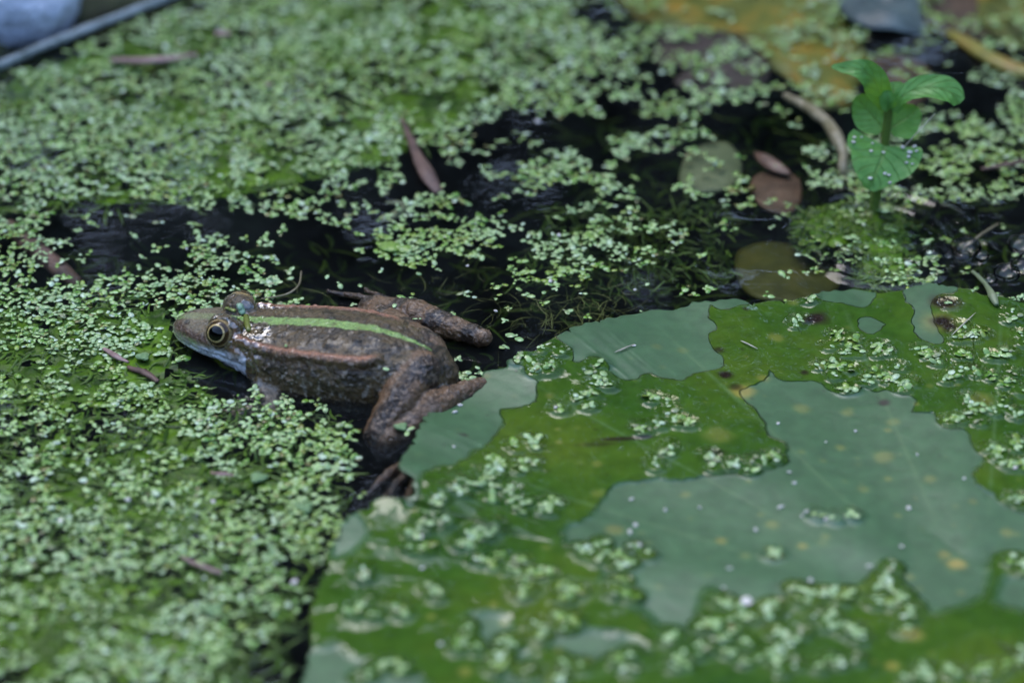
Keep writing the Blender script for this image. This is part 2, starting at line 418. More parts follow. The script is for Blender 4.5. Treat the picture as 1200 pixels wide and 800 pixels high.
# forelimbs
for sg in (-1, 1):
    el = (36, sg*19.0, -4.4 if sg < 0 else 2.4)
    cone((31, sg*10.5, -1.5), el, 3.8, 2.6, 1.5, 4); wr = (27.5, sg*21.5, -5.2); cone(el, wr, 3.0, 1.9, .9, 4)
    for B in ((20, sg*18, -5.5), (20.5, sg*23.5, -5.2), (25, sg*27.5, -5.2), (29.5, sg*27, -5)):
        toe(wr, B, .85, (0, 0, .5), 4)
# sockets, nostrils, mouth
for sg, ec in zip((-1, 1), EYES):
    ball(ec+np.array([-.1, sg*.9, 0.35]), 4.2, .35, True)
    ball((5.2, sg*3.3, surf_z(5.2, 3.3)+.15), .95, .3, True)
    prev = None
    for q_ in np.linspace(.4, 26, 20):
        zl = np.interp(q_, [0, 6, 16, 26], [4.9, 4.5, 4.3, 3.6]); tt = sg*surf_t(q_, zl)
        if prev is not None:
            A, B = np.array(prev), np.array((q_, tt, zl)); sl, s, tq, z = sub(np.minimum(A, B)-2, np.maximum(A, B)+2); d = B-A; L = d@d
            h = np.clip(((s-A[0])*d[0]+(tq-A[1])*d[1]+(z-A[2])*d[2])/L, 0, 1)
            dd = np.sqrt((s-A[0]-h*d[0])**2+(tq-A[1]-h*d[1])**2+(z-A[2]-h*d[2])**2)-.38
            D[sl] = (-smin(-D[sl], dd, .35)).astype(np.float32)
        prev = (q_, tt, zl)
# warts
GS, GT, GZ = np.meshgrid(gs, gt, gz, indexing='ij'); near = np.abs(D) < 1.6
pp = np.stack([GS[near], GT[near], GZ[near]], -1)
wart = np.maximum(0, vnoise(pp, .8, 3)-.55)*1.1+(vnoise(pp, 1.7, 9)-.5)*.30+np.maximum(0, vnoise(pp, 1.25, 13)-.6)*.7
wart *= sstep(10, 26, pp[:, 0])*.85+.15
D[near] -= wart.astype(np.float32)
def surface_nets(D):
    sg = D < 0
    nx, ny, nz = D.shape
    acc = np.zeros((nx-1, ny-1, nz-1, 3), np.float32); cnt = np.zeros((nx-1, ny-1, nz-1), np.int8)
    cor = [(a_, b_, c_) for a_ in (0, 1) for b_ in (0, 1) for c_ in (0, 1)]
    s0 = [sg[a_:nx-1+a_, b_:ny-1+b_, c_:nz-1+c_] for a_, b_, c_ in cor]
    tot = sum(x.astype(np.int8) for x in s0); cells = np.argwhere((tot > 0) & (tot < 8))
    I = cells[:, 0], cells[:, 1], cells[:, 2]
    vals = [D[I[0]+a_, I[1]+b_, I[2]+c_] for a_, b_, c_ in cor]
    P = np.zeros((len(cells), 3)); n = np.zeros(len(cells))
    for i in range(8):
        for j in range(i+1, 8):
            if sum(abs(x-y) for x, y in zip(cor[i], cor[j])) != 1: continue
            a_, b_ = vals[i], vals[j]; m = (a_ < 0) != (b_ < 0)
            tt = np.where(m, a_/(a_-b_+1e-12), 0)
            P += m[:, None]*(np.array(cor[i])+tt[:, None]*(np.array(cor[j])-np.array(cor[i]))); n += m
    P = P/n[:, None]+cells
    ids = np.full((nx-1, ny-1, nz-1), -1, np.int32); ids[I] = np.arange(len(cells))
    F = []
    for ax in range(3):
        o1, o2 = [(1, 2), (2, 0), (0, 1)][ax]
        sh = [nx, ny, nz]; sh[ax] -= 1
        A = np.take(sg, range(0, D.shape[ax]-1), ax); B = np.take(sg, range(1, D.shape[ax]), ax)
        ch = np.argwhere(A != B); ch = ch[(ch[:, o1] > 0) & (ch[:, o2] > 0) & (ch[:, o1] < D.shape[o1]-1) & (ch[:, o2] < D.shape[o2]-1)]
        e1 = np.zeros(3, int); e1[o1] = 1; e2 = np.zeros(3, int); e2[o2] = 1
        quad = [ids[tuple((ch-x).T)] for x in (0*e1, e1, e1+e2, e2)]
        q = np.stack(quad, 1); flip = ~A[tuple(ch.T)]
        q[flip] = q[flip][:, ::-1]
        F.append(q)
    return P, np.concatenate(F)
P, F = surface_nets(D)
PL = LO+P*RES                                             # local mm
def shape_smooth(PL, F, it):
    for _ in range(it):
        acc = np.zeros_like(PL); cn = np.zeros(len(PL))
        for k in range(4):
            np.add.at(acc, F[:, k], PL[F[:, (k+1) % 4]]+PL[F[:, (k-1) % 4]]); np.add.at(cn, F[:, k], 2)
        PL = PL*.5+.5*acc/cn[:, None]
    return PL
PL = shape_smooth(PL, F, 1)
s_, t_, z_ = PL.T
ii = np.clip(np.round((PL-LO)/RES).astype(int), 0, DIM-1); tag = LEGTAG[ii[:, 0], ii[:, 1], ii[:, 2]]
n1 = fbm(PL, .16, 4, 1); n2 = fbm(PL, .45, 3, 5); n3 = fbm(PL, 1.3, 2, 8)
base = np.array([.078, .050, .020]); col = base[None]*(.45+1.1*n1[:, None])
col = col+np.array([.02, .012, .004])*(n2[:, None]-.4)
dark = sstep(.53, .60, n2)*(z_ > 2); col *= (1-.55*dark)[:, None]; col *= (.7+.6*n3)[:, None]
blt = sstep(.57, .63, fbm(PL, .28, 2, 44))*(z_ > 5)*(tag == 0)*(s_ > 22); col *= (1-.42*blt)[:, None]
gr = sstep(.72, .82, vnoise(PL, 2.1, 52))*(s_ > 20); col = col*(1+.55*gr)[:, None]
# flanks: pale flecks and mottling
fl = (np.abs(t_) > SW(s_)*.84) & (tag == 0) & (s_ > 24)
fk = sstep(.62, .74, n3)*fl; col = col*(1-fk[:, None])+np.array([.20, .17, .13])*fk[:, None]
# legs
lg = ((tag > 0) & (tag < 4))
band = np.sin((s_*.75-t_*.45)*.62+3*n1)
lb = sstep(.1, .5, band)*lg; legc = np.array([.104, .057, .026])*(.35+1.3*n2[:, None])*(.7+.6*n3[:, None])
col = np.where(lg[:, None], legc*1.12*(1-.76*lb[:, None]), col)
fk = sstep(.60, .72, n3)*lg*.75; col = col*(1-fk[:, None])+np.array([.19, .13, .085])*fk[:, None]
col = np.where((tag == 3)[:, None], col*.6, col)
arm = (tag == 4); col = np.where(arm[:, None], np.array([.13, .11, .085])*(.6+.8*n2[:, None]), col)
# belly and chin
be = sstep(-1, -4, z_)*(tag == 0); col = col*(1-.7*be[:, None])+np.array([.22, .21, .18])*.7*be[:, None]
# folds
tf = SW(s_)*np.interp(s_, [21, 28, 60, 64], [.76, .80, .80, .72])
fo = np.exp(-((np.abs(t_)-tf)/.95)**2)*sstep(19, 23, s_)*sstep(64.5, 61, s_)*(z_ > 5)*(tag != 2)*(tag != 3)
fo *= .55+.75*n3
col = col*(1-fo[:, None])+np.array([.30, .135, .075])*fo[:, None]
# green stripe on the back and on the snout
sw_ = np.interp(s_, [0, 3, 8, 13, 15, 22, 30, 55, 66, 76], [.3, 1.4, 2.0, 1.6, .3, 1.5, 2.2, 2.0, 1.1, .35])*(.85+.5*(n3-.5)+.5*(n2-.5))
stp = sstep(sw_+.22, sw_-.22, np.abs(t_+.3))*(z_ > 4)*(s_ < 76)*(s_ > 1.5)*(tag == 0)
gcol = np.array([.19, .29, .075])*(.8+.5*n3[:, None]); stp = np.where(s_ < 15, stp*.75, stp)*(1-.55*sstep(.62, .72, n3)); stp *= (.75+.5*n2)
col = col*(1-stp[:, None])+gcol*stp[:, None]
edge = np.exp(-((np.abs(t_+.3)-sw_-.45)/.3)**2)*(z_ > 5)*(s_ > 20)*(s_ < 74)*(tag == 0)
col *= (1-.35*edge)[:, None]
# head: brown band from nostril through the eye, pale green lip, whitish jaw with its wet bluish reflection painted in
hd = (s_ < 26)*(tag == 0)
lip = sstep(7.4, 5.8, z_)*hd*sstep(26, 22, s_); col = col*(1-lip[:, None]*.85)+np.array([.25, .235, .165])*lip[:, None]*.85
gl_ = np.exp(-((z_-6.2)/1.1)**2)*np.exp(-((s_-7.5)/3.5)**2)*hd*sstep(.4, .55, n2); col = col*(1-.7*gl_[:, None])+np.array([.17, .28, .08])*.7*gl_[:, None]
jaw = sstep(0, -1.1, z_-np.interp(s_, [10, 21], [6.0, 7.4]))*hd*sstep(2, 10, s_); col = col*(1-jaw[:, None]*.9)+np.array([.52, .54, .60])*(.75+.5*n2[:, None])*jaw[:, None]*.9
bnd = np.exp(-((z_-8.0)/1.0)**2)*(np.abs(t_) > 2.2)*hd*(s_ < 14)*(s_ > 1.5); col = col*(1-.75*bnd[:, None])+np.array([.07, .035, .022])*.75*bnd[:, None]
for sg in (-1, 1):
    nd = np.linalg.norm(PL-np.array([5.2, sg*3.3, surf_z(5.2, 3.3)]), axis=1); col *= (1-.93*np.exp(-(nd/.85)**2))[:, None]
tn = (np.exp(-(((s_-7-np.abs(0*t_))/8)**2))*sstep(8.4, 9.0, z_)*hd)*.65*(s_ < 15); col = col*(1-tn[:, None])+np.array([.17, .14, .085])*tn[:, None]
tym = np.exp(-(((s_-22.5)/2.2)**2+((z_-6.5)/2.2)**2))*hd*(np.abs(t_) > 6); col = col*(1-.7*tym[:, None])+np.array([.19, .11, .06])*.7*tym[:, None]
for sg, ec in zip((-1, 1), EYES):                         # pale rim of the lids
    dd = np.linalg.norm(PL-(ec+np.array([-.1, sg*.9, .35])), axis=1); rm = np.exp(-((dd-4.4)/.3)**2)*.5
    col = col*(1-rm[:, None])+np.array([.2, .16, .09])*rm[:, None]
wet = np.clip(np.exp(-((s_-25)/4.5)**2-((t_+8)/3.6)**2)*2.2*sstep(.33, .42, fbm(PL, .5, 3, 24))+sstep(.43, .50, fbm(PL, .34, 3, 21))*sstep(33, 27, s_)*sstep(11, 16, s_)+.9*sstep(6.0, 5.0, z_)*hd+.18*sstep(.56, .62, fbm(PL, .5, 2, 27)), 0, 1)
mf, t, b = mat('frog_skin')
c = attr(t, 'Col', True); f = noise(t, 1500, 3); wt = attr(t, 'wet')
c = mixc(t, 1.0, c, ramp(t, f, [(.3, (.72, .72, .72)), (.7, (1.25, 1.25, 1.25))]), 'MULTIPLY'); t.links.new(c, b.inputs['Base Color'])
dry = N(t, 'ShaderNodeMapRange'); dry.inputs[3].default_value = .46; dry.inputs[4].default_value = .13
t.links.new(wt, dry.inputs[0]); t.links.new(dry.outputs[0], b.inputs['Roughness']); t.links.new(math_(t, 'MULTIPLY_ADD', wt, .5, .5), b.inputs['Specular IOR Level']); t.links.new(math_(t, 'MULTIPLY', wt, .9), b.inputs['Coat Weight']); b.inputs['Coat Roughness'].default_value = .08; b.inputs['Coat IOR'].default_value = 1.6
bump(t, b, math_(t, 'ADD', math_(t, 'MULTIPLY', math_(t, 'MULTIPLY', noise(t, 800, 4), 1.6), math_(t, 'SUBTRACT', 1.0, wt)), math_(t, 'MULTIPLY', noise(t, 380, 1), math_(t, 'MULTIPLY', wt, 2.2))), .0006)
FB = f2w(np.array([45., 0, 0]))
W = f2w(PL)
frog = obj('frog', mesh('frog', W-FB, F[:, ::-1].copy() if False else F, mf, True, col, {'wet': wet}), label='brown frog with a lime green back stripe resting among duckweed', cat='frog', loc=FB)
# eyes
me_, t, b = mat('frog_eye')
ang = attr(t, 'ang'); nz = noise(t, 1800, 3)
irs = ramp(t, ang, [(0, (.002, .002, .002)), (.40, (.002, .002, .002)), (.415, (.55, .42, .18)), (.48, (.45, .32, .13)), (.52, (.03, .016, .006)), (.72, (.06, .032, .012)), (.78, (.32, .23, .10)), (1., (.18, .12, .06))])
t.links.new(mixc(t, 1.0, irs, ramp(t, nz, [(.3, (.5, .5, .5)), (.7, (1.3, 1.3, 1.3))]), 'MULTIPLY'), b.inputs['Base Color'])
b.inputs['Roughness'].default_value = .05; b.inputs['Specular IOR Level'].default_value = .35; b.inputs['Coat Weight'].default_value = 0; b.inputs['Coat Roughness'].default_value = .01
mp, t, b = mat('frog_pupil'); b.inputs['Base Color'].default_value = (.001, .001, .001, 1); b.inputs['Roughness'].default_value = .04; b.inputs['Specular IOR Level'].default_value = .3
for sg, ec in zip((-1, 1), EYES):
    c0 = ec+np.array([-.1, sg*.85, .35]); r = 4.1
    ax = np.array([-.04, sg*.88, .48]); ax /= np.linalg.norm(ax)
    u = np.cross(ax, [0, 0, 1.]); u /= np.linalg.norm(u); v = np.cross(u, ax)
    def cap(r, a0, a1, nr, ns, flatten=1.0):
        V = []; A = []
        for i in range(nr+1):
            th = a0+(a1-a0)*i/nr
            for k in range(ns):
                ph = 2*math.pi*k/ns
                V.append(c0+r*(ax*math.cos(th)+math.sin(th)*(u*math.cos(ph)+v*math.sin(ph)*flatten))); A.append(th/1.35)
        F = [(i*ns+k, (i+1)*ns+k, (i+1)*ns+(k+1) % ns, i*ns+(k+1) % ns) for i in range(nr) for k in range(ns)]
        return np.array(V), F, np.array(A)
    V, F_, A = cap(r, 0.001, 2.6, 30, 40)
    eo = obj('eye', mesh('eye', f2w(V)-FB, F_, me_, True, None, {'ang': np.clip(A, 0, 1)}), frog)
    V, F_, A = cap(r+.05, 0.001, .53, 8, 28, .9)
    obj('pupil', mesh('pupil', f2w(V)-FB, F_, mp), eo)
iz = int(round((.3-LO[2])/RES)); SL = D[:, :, iz].copy()
for kk in range(-1, 4): SL = np.minimum(SL, D[:, :, min(max(iz+kk*2, 0), DIM[2]-1)])
def frog_clear(x, y):
    s, tt = w2f(x, y); i = np.round((s-LO[0])/RES).astype(int); j = np.round((tt-LO[1])/RES).astype(int)
    ok = (i >= 0) & (j >= 0) & (i < DIM[0]) & (j < DIM[1]); r = np.full(np.shape(x), 9.)
    r[ok] = SL[i[ok], j[ok]]; return r
def frog_top(x, y):
    """height of the skin above a world point (None off the frog)"""
    s, tt = w2f(x, y); i = int(round((s-LO[0])/RES)); j = int(round((tt-LO[1])/RES))
    colz = np.where(D[i, j] < 0)[0]
    return gz[colz[-1]]*mm if len(colz) else 0.0

# ------------------------------------------------------------------ lily pad
PADC = np.array([.114, -.1295])
edge_px = [(355, 815), (358, 780), (362, 745), (370, 705), (381, 668), (393, 640), (408, 620), (430, 606), (455, 600), (476, 603), (488, 600), (481, 590), (470, 571), (474, 545), (486, 515), (502, 488), (522, 468), (545, 452), (575, 436), (612, 421),
           (655, 403), (690, 389), (728, 375), (762, 363), (788, 361), (812, 354), (850, 351), (885, 350), (930, 347), (965, 341), (1000, 336), (1035, 341), (1070, 338), (1098, 336), (1125, 341), (1150, 348), (1175, 350), (1205, 352), (1240, 360)]
EW = np.array([G(x, y, .002)[:2] for x, y in edge_px])
ang_ = np.unwrap(np.arctan2(*(EW-PADC).T[::-1])); rad_ = np.hypot(*(EW-PADC).T)
order = np.argsort(ang_); ang_, rad_ = ang_[order], rad_[order]
def pad_r(th):
    th = np.mod(th-ang_[0]+1e-9, 2*math.pi)+ang_[0]
    cleft = np.exp(-(np.mod(th-math.radians(-55)+math.pi, 2*math.pi)-math.pi)**2/.006)
    r_out = .158+.004*np.sin(7*th)
    f = sstep(0, .25, th-ang_[-1])
    g = sstep(0, .25, ang_[0]+2*math.pi-th)
    r = np.interp(th, ang_, rad_)
    r2 = np.where(th > ang_[-1], (rad_[-1]*(1-f)+r_out*f)*g+(1-g)*rad_[0], r)
    return r2*(1-.9*cleft)+.0005*np.sin(61*th+3*np.sin(13*th))+.0004*np.sin(143*th+5*np.sin(29*th))-.0018*np.maximum(0, np.sin(37*th+4*np.sin(17*th))-.93)/.07
th_d = np.concatenate([np.linspace(math.radians(62), math.radians(212), 620), np.linspace(math.radians(214), math.radians(420), 110)])
NRg = 210
TH, U = np.meshgrid(th_d, (np.arange(NRg+1)/NRg)**.92, indexing='ij')
RR = pad_r(TH)*U
PX = PADC[0]+RR*np.cos(TH); PY = PADC[1]+RR*np.sin(TH)
q3 = np.stack([PX, PY, 0*PX], -1)
lift = np.exp(-((TH-math.radians(159))/.17)**2)*sstep(.72, 1.0, U)*.0060
lift += np.exp(-((TH-math.radians(128))/.22)**2)*sstep(.8, 1.0, U)*.002
rip = sstep(.75, 1., U)*.0009*np.sin(TH*23+2*np.sin(TH*7))
PZ = .0016+lift+rip+.0016*np.sin(TH*9+.6)*U*(1-.4*U)+.0014*(fbm(q3, 28, 3, 4)-.5)-.003*np.exp(-(RR/.03)**2)
PZ = np.maximum(PZ, .0008)
def pad_z(x, y):
    th = np.arctan2(y-PADC[1], x-PADC[0]); r = np.hypot(x-PADC[0], y-PADC[1]); u = np.clip(r/pad_r(th), 0, 1)
    th2 = np.mod(th-math.radians(62), 2*math.pi)+math.radians(62)
    i = np.clip(np.searchsorted(th_d, th2), 0, len(th_d)-1); j = np.clip(np.round(u**(1/.92)*NRg).astype(int), 0, NRg)
    return PZ[i, j]
def in_pad(x, y, m=0.0):
    th = np.arctan2(y-PADC[1], x-PADC[0]); return np.hypot(x-PADC[0], y-PADC[1])+m < pad_r(th)
DRY = [
 [(462, 562), (468, 530), (490, 488), (520, 455), (560, 430), (606, 414), (614, 427), (629, 445), (632, 458), (622, 475), (588, 478), (589, 495), (571, 519), (541, 546), (514, 563), (510, 573), (495, 581), (492, 606), (476, 606)],
 [(648, 400), (690, 380), (730, 367), (780, 352), (828, 347), (830, 369), (836, 381), (826, 391), (829, 402), (846, 419), (838, 431), (818, 438), (801, 446), (777, 446), (755, 440), (740, 448), (723, 446), (706, 435), (693, 428), (671, 433), (668, 420)],
 [(833, 345), (880, 345), (877, 355), (860, 361), (842, 363)],
 [(950, 350), (960, 335), (1018, 330), (1022, 348), (1014, 358), (985, 354)],
 [(1058, 343), (1070, 330), (1112, 330), (1121, 345), (1099, 351), (1093, 366), (1092, 383), (1105, 398), (1099, 405), (1080, 396), (1068, 379), (1071, 366), (1061, 356)],
 [(1003, 370), (1020, 366), (1038, 378), (1022, 389), (1008, 383)],
 [(866, 461), (881, 450), (898, 436), (901, 427), (919, 442), (954, 441), (975, 453), (1010, 449), (1024, 457), (1050, 458), (1074, 469), (1066, 484), (1090, 484), (1108, 502), (1129, 505), (1143, 526), (1153, 537), (1139, 558), (1160, 577), (1195, 595), (1240, 610), (1240, 640),
  (1165, 646), (1152, 690), (1105, 712), (1083, 706), (1053, 677), (1033, 668), (1005, 682), (980, 690), (953, 687), (927, 700), (917, 727), (880, 712), (843, 694), (823, 694), (813, 738), (790, 742), (768, 728), (747, 712), (715, 705), (704, 690), (712, 662), (690, 645), (668, 640), (664, 617), (690, 608), (703, 587), (717, 566), (764, 559), (800, 560), (863, 554), (912, 544), (917, 519), (901, 509), (891, 488)],
 [(388, 648), (393, 630), (408, 616), (423, 618), (434, 640), (411, 657), (388, 662)],
 [(350, 762), (395, 752), (420, 768), (455, 765), (490, 785), (500, 820), (350, 825)],
 [(540, 722), (585, 718), (610, 745), (640, 790), (590, 800), (560, 770)],
 [(1165, 690), (1210, 660), (1240, 700), (1230, 712), (1195, 708)],
 [(630, 740), (700, 735), (760, 750), (745, 770), (680, 765)],
]
sdm = np.full(PX.shape, -1.)
for pg in DRY:
    Wp = catmull(np.array([G(x, y, .002)[:2] for x, y in pg]), 3, True)
    sdm = np.maximum(sdm, sdpoly(PX, PY, Wp))
sdm = (sdm/mm+(fbm(q3, 260, 3, 31)-.5)*2.6+(fbm(q3, 70, 2, 35)-.5)*2.0)*np.interp(PY, [-.11, -.05, -.01], [.10, .30, .75])
# spots
yel = np.zeros(PX.shape); brn = np.zeros(PX.shape)
def spot(A, px, py, r, k=1.0, ex=1.0):
    c = G(px, py, .002); r = r*(.75 if A is yel else 1); d = np.hypot((PX-c[0])/ex, PY-c[1])/mm*(1+.5*(fbm(q3, 300, 2, int(px)) -.5))
    np.maximum(A, k*sstep(r*1.2, r*.35, d), out=A)
for sp in [(870, 457, 5.5, .9), (895, 440, 3, .6), (1120, 656, 4, 1), (1107, 645, 3, .7), (1068, 738, 5, .8), (1045, 775, 3, .8), (505, 720, 2, .5), (590, 727, 2.2, .6), (655, 757, 2, .5), (578, 706, 2, .6), (912, 650, 3, .6), (845, 632, 2.5, .7), (940, 638, 2.4, .7), (545, 783, 3, .6), (842, 510, 6, .45), (700, 540, 2.5, .45), (655, 515, 2, .5), (800, 410, 3, .35), (770, 408, 2.5, .3), (993, 480, 3, .45), (940, 475, 4, .45), (985, 521, 2.5, .45), (1035, 532, 4.5, .5), (1047, 493, 3, .45), (1090, 560, 3, .45), (905, 612, 3, .5), (1012, 570, 2.5, .4), (1000, 396, 3, .5), (910, 392, 4, .5), (930, 350, 3, .4), (700, 575, 3, .4), (720, 620, 4, .55), (1100, 380, 8, .6), (1110, 360, 7, .5), (1150, 470, 6, .5), (1180, 620, 3, .5)]:
    spot(yel, *sp)
for k in range(150):
    spot(yel, rng.uniform(480, 1200), rng.uniform(380, 800), rng.uniform(.6, 2.2), rng.uniform(.15, .5))
for sp in [(850, 438, 2.6, 1), (862, 452, 2.2, .75), (956, 371, 3.6, 1, 1.3), (1106, 358, 4.4, 1, 1.2), (1104, 380, 3.6, 1, 1.2), (1112, 386, 3.2, 1), (1036, 470, 2.2, .95), (544, 514, 1.2, 1, 1.2), (725, 513, 1.2, .9, 7), (700, 518, 1.2, .5, 6), (755, 512, 1.3, .9, 3), (943, 432, 1.3, .9), (874, 361, 1.4, .8), (842, 408, 1.8, .8), (1140, 430, 2.5, .5), (838, 530, 2, .7, 2)]:
    spot(brn, *sp)
for k in range(90): spot(brn, rng.uniform(480, 1200), rng.uniform(360, 800), rng.uniform(.25, .6), rng.uniform(.3, .9))
PAD_CLUSTERS = [(642, 432, 8, 14, 8), (612, 425, 3, 6, 4), (700, 438, 4, 8, 6), (706, 452, 5, 12, 6), (686, 468, 4, 10, 6), (655, 478, 1, 3, 2), (762, 470, 2, 5, 3), (786, 482, 4, 9, 6), (793, 495, 4, 9, 5), (757, 503, 3, 7, 3), (766, 542, 2, 5, 4), (782, 528, 2, 4, 4), (625, 515, 4, 9, 5), (607, 522, 2, 5, 4), (632, 536, 3, 9, 4), (610, 548, 2, 8, 4),
    (582, 545, 4, 7, 6), (575, 565, 6, 10, 9), (590, 582, 7, 14, 8), (555, 578, 4, 10, 6), (530, 592, 4, 10, 6), (610, 590, 4, 9, 7), (508, 618, 5, 13, 7), (497, 628, 3, 6, 5), (520, 607, 2, 5, 4), (560, 632, 5, 10, 8), (545, 645, 4, 9, 6), (640, 598, 3, 6, 6), (648, 588, 2, 5, 4), (492, 650, 3, 6, 6), (432, 680, 2, 6, 5), (424, 705, 5, 10, 7), (466, 713, 3, 9, 5), (510, 692, 3, 6, 6), (575, 655, 3, 10, 5), (600, 665, 4, 12, 7),
    (640, 675, 5, 16, 8), (662, 690, 5, 14, 8), (618, 688, 3, 10, 7), (685, 655, 4, 12, 8), (700, 640, 2, 8, 6), (735, 660, 4, 10, 8), (750, 640, 2, 8, 6), (668, 720, 4, 14, 8), (640, 735, 3, 12, 8), (730, 690, 3, 9, 8), (560, 735, 3, 10, 10), (595, 755, 3, 10, 8), (665, 780, 3, 14, 8), (735, 775, 4, 10, 10), (470, 775, 4, 22, 8), (430, 785, 3, 12, 8), (540, 760, 2, 12, 6), (600, 775, 3, 16, 6),
    (838, 540, 5, 13, 5), (830, 533, 2, 7, 3), (880, 545, 3, 9, 6), (905, 535, 2, 6, 6), (855, 550, 1, 4, 3), (952, 352, 1, 6, 4), (930, 375, 2, 6, 4), (975, 398, 3, 10, 4), (962, 424, 2, 8, 5), (985, 432, 5, 12, 7), (990, 448, 4, 10, 5), (1015, 400, 3, 12, 6), (1000, 415, 3, 12, 4), (1040, 410, 3, 12, 6), (1035, 440, 6, 16, 7), (1060, 452, 6, 14, 7), (1085, 420, 4, 12, 7), (1110, 418, 6, 16, 8), (1130, 395, 5, 10, 8), (1150, 395, 3, 9, 5), (1105, 440, 3, 12, 7), (1140, 440, 4, 15, 8), (1165, 420, 3, 12, 8), (1180, 450, 4, 12, 10), (1125, 470, 3, 12, 7), (1150, 485, 4, 14, 7), (1185, 480, 4, 10, 8), (1120, 490, 3, 8, 5), (1190, 515, 5, 9, 8), (1165, 530, 5, 12, 8), (1195, 545, 4, 8, 8), (1180, 375, 3, 12, 8), (1110, 360, 2, 5, 4), (1190, 400, 2, 8, 6),
    (1192, 580, 3, 6, 8), (1190, 660, 3, 10, 12), (1035, 672, 3, 7, 6), (1030, 690, 4, 9, 8), (1055, 705, 4, 9, 8), (1065, 725, 3, 6, 8), (985, 700, 4, 16, 8), (950, 700, 5, 14, 8), (965, 725, 5, 16, 10), (1000, 735, 5, 16, 10), (930, 735, 5, 14, 10), (900, 715, 4, 12, 8), (870, 715, 4, 12, 10), (840, 720, 4, 12, 10), (825, 755, 5, 12, 12), (860, 760, 5, 16, 12), (905, 765, 5, 16, 10), (800, 770, 4, 10, 10), (940, 775, 4, 18, 8), (990, 770, 3, 12, 8), (1090, 785, 4, 18, 7), (1150, 785, 4, 18, 7), (1190, 775, 3, 10, 8), (780, 740, 3, 12, 6), (895, 650, 1, 8, 4), (990, 605, 2, 8, 5), (960, 605, 1, 8, 3), (1000, 600, 1, 4, 3)]
PADPL = []
for (cx, cy, n, sx, sy) in PAD_CLUSTERS:
    for k in range(n):
        g = G(cx+rng.normal()*sx*.8, cy+rng.normal()*sy*.75, .002)
        if in_pad(g[0], g[1], .001): PADPL.append((g[0], g[1]))
men = np.zeros(PX.shape)
for (x, y) in PADPL:
    d2 = np.hypot(PX-x, PY-y)/mm; men = np.maximum(men, np.exp(-(np.maximum(d2-1.6, 0)/1.5)**2))
sdm = sdm-np.where(sdm > -3, men*2.4, 0)                  # each stranded plant holds its own patch of water
n, k = PX.shape; idx = np.arange(n*k).reshape(n, k); nx_ = np.roll(idx, -1, 0)
F = np.stack([idx[:, :-1], idx[:, 1:], nx_[:, 1:], nx_[:, :-1]], -1).reshape(-1, 4)
Vt = np.column_stack([PX.ravel(), PY.ravel(), PZ.ravel()]); Vu = Vt.copy(); Vu[:, 2] -= .0007
mtot = len(Vt); rimq = np.stack([idx[:, -1], idx[:, -1]+mtot, nx_[:, -1]+mtot, nx_[:, -1]], -1)
FF = np.concatenate([F, F[:, ::-1]+mtot, rimq])
base = np.array([PADC[0], PADC[1], .001])
two = lambda A: np.concatenate([A.ravel(), A.ravel()])
mpd, t, b = mat('lily_pad_skin')
sd = attr(t, 'dry'); yl = attr(t, 'yellow'); br = attr(t, 'brown'); vein = attr(t, 'vein'); mn = attr(t, 'film')
dryf = ramp(t, math_(t, 'MULTIPLY_ADD', sd, .5, .5, True), [(.42, (0, 0, 0)), (.58, (1, 1, 1))])
nb = noise(t, 22, 4, .6); nf = noise(t, 240, 3)
wetc = ramp(t, nb, [(.3, (.022, .064, .009)), (.5, (.042, .090, .010)), (.72, (.075, .112, .012))])
dryc = ramp(t, nb, [(.3, (.034, .086, .030)), (.6, (.050, .110, .042)), (.8, (.066, .13, .050))])
c = mixc(t, dryf, wetc, dryc)
c = mixc(t, math_(t, 'MULTIPLY', yl, .85), c, mixc(t, yl, (.15, .19, .04), (.30, .23, .05)))
c = mixc(t, math_(t, 'MULTIPLY', vein, .36), c, (.11, .18, .07))
c = mixc(t, br, c, (.022, .014, .010))
c = mixc(t, 1.0, c, ramp(t, nf, [(.25, (.8, .8, .8)), (.75, (1.18, 1.18, 1.18))]), 'MULTIPLY')
t.links.new(c, b.inputs['Base Color'])
rg = N(t, 'ShaderNodeMapRange'); rg.inputs[3].default_value = .035; rg.inputs[4].default_value = .42
t.links.new(dryf, rg.inputs[0]); t.links.new(rg.outputs[0], b.inputs['Roughness'])
sp_ = N(t, 'ShaderNodeMapRange'); sp_.inputs[3].default_value = .30; sp_.inputs[4].default_value = .65
t.links.new(dryf, sp_.inputs[0]); t.links.new(sp_.outputs[0], b.inputs['Specular IOR Level'])
hgt = math_(t, 'ADD', math_(t, 'MULTIPLY', math_(t, 'SUBTRACT', 1.0, dryf), .7), math_(t, 'ADD', math_(t, 'MULTIPLY', mn, 1.0), math_(t, 'MULTIPLY', nf, math_(t, 'MULTIPLY', dryf, .10))))
hgt = math_(t, 'ADD', hgt, math_(t, 'MULTIPLY', noise(t, 120, 2), math_(t, 'MULTIPLY', math_(t, 'SUBTRACT', 1.0, dryf), .42)))
bump(t, b, hgt, .0015)
vn = np.abs(np.mod(TH*20/(2*math.pi)+.10*np.sin(TH*5)+.0*U, 1)-.5)*RR*2*math.pi/20/mm*2
vein = np.exp(-(vn/1.1)**2)*sstep(1.0, .8, U)*sstep(.03, .075, RR)
pad = obj('lily_pad', mesh('lily_pad', np.concatenate([Vt, Vu])-base, FF, mpd, True, None, {'dry': two(sdm), 'yellow': two(yel), 'brown': two(brn), 'vein': two(vein), 'film': two(men)}),
          label='big round green lily pad with wet patches and a curled pale edge', cat='lily pad', loc=base)

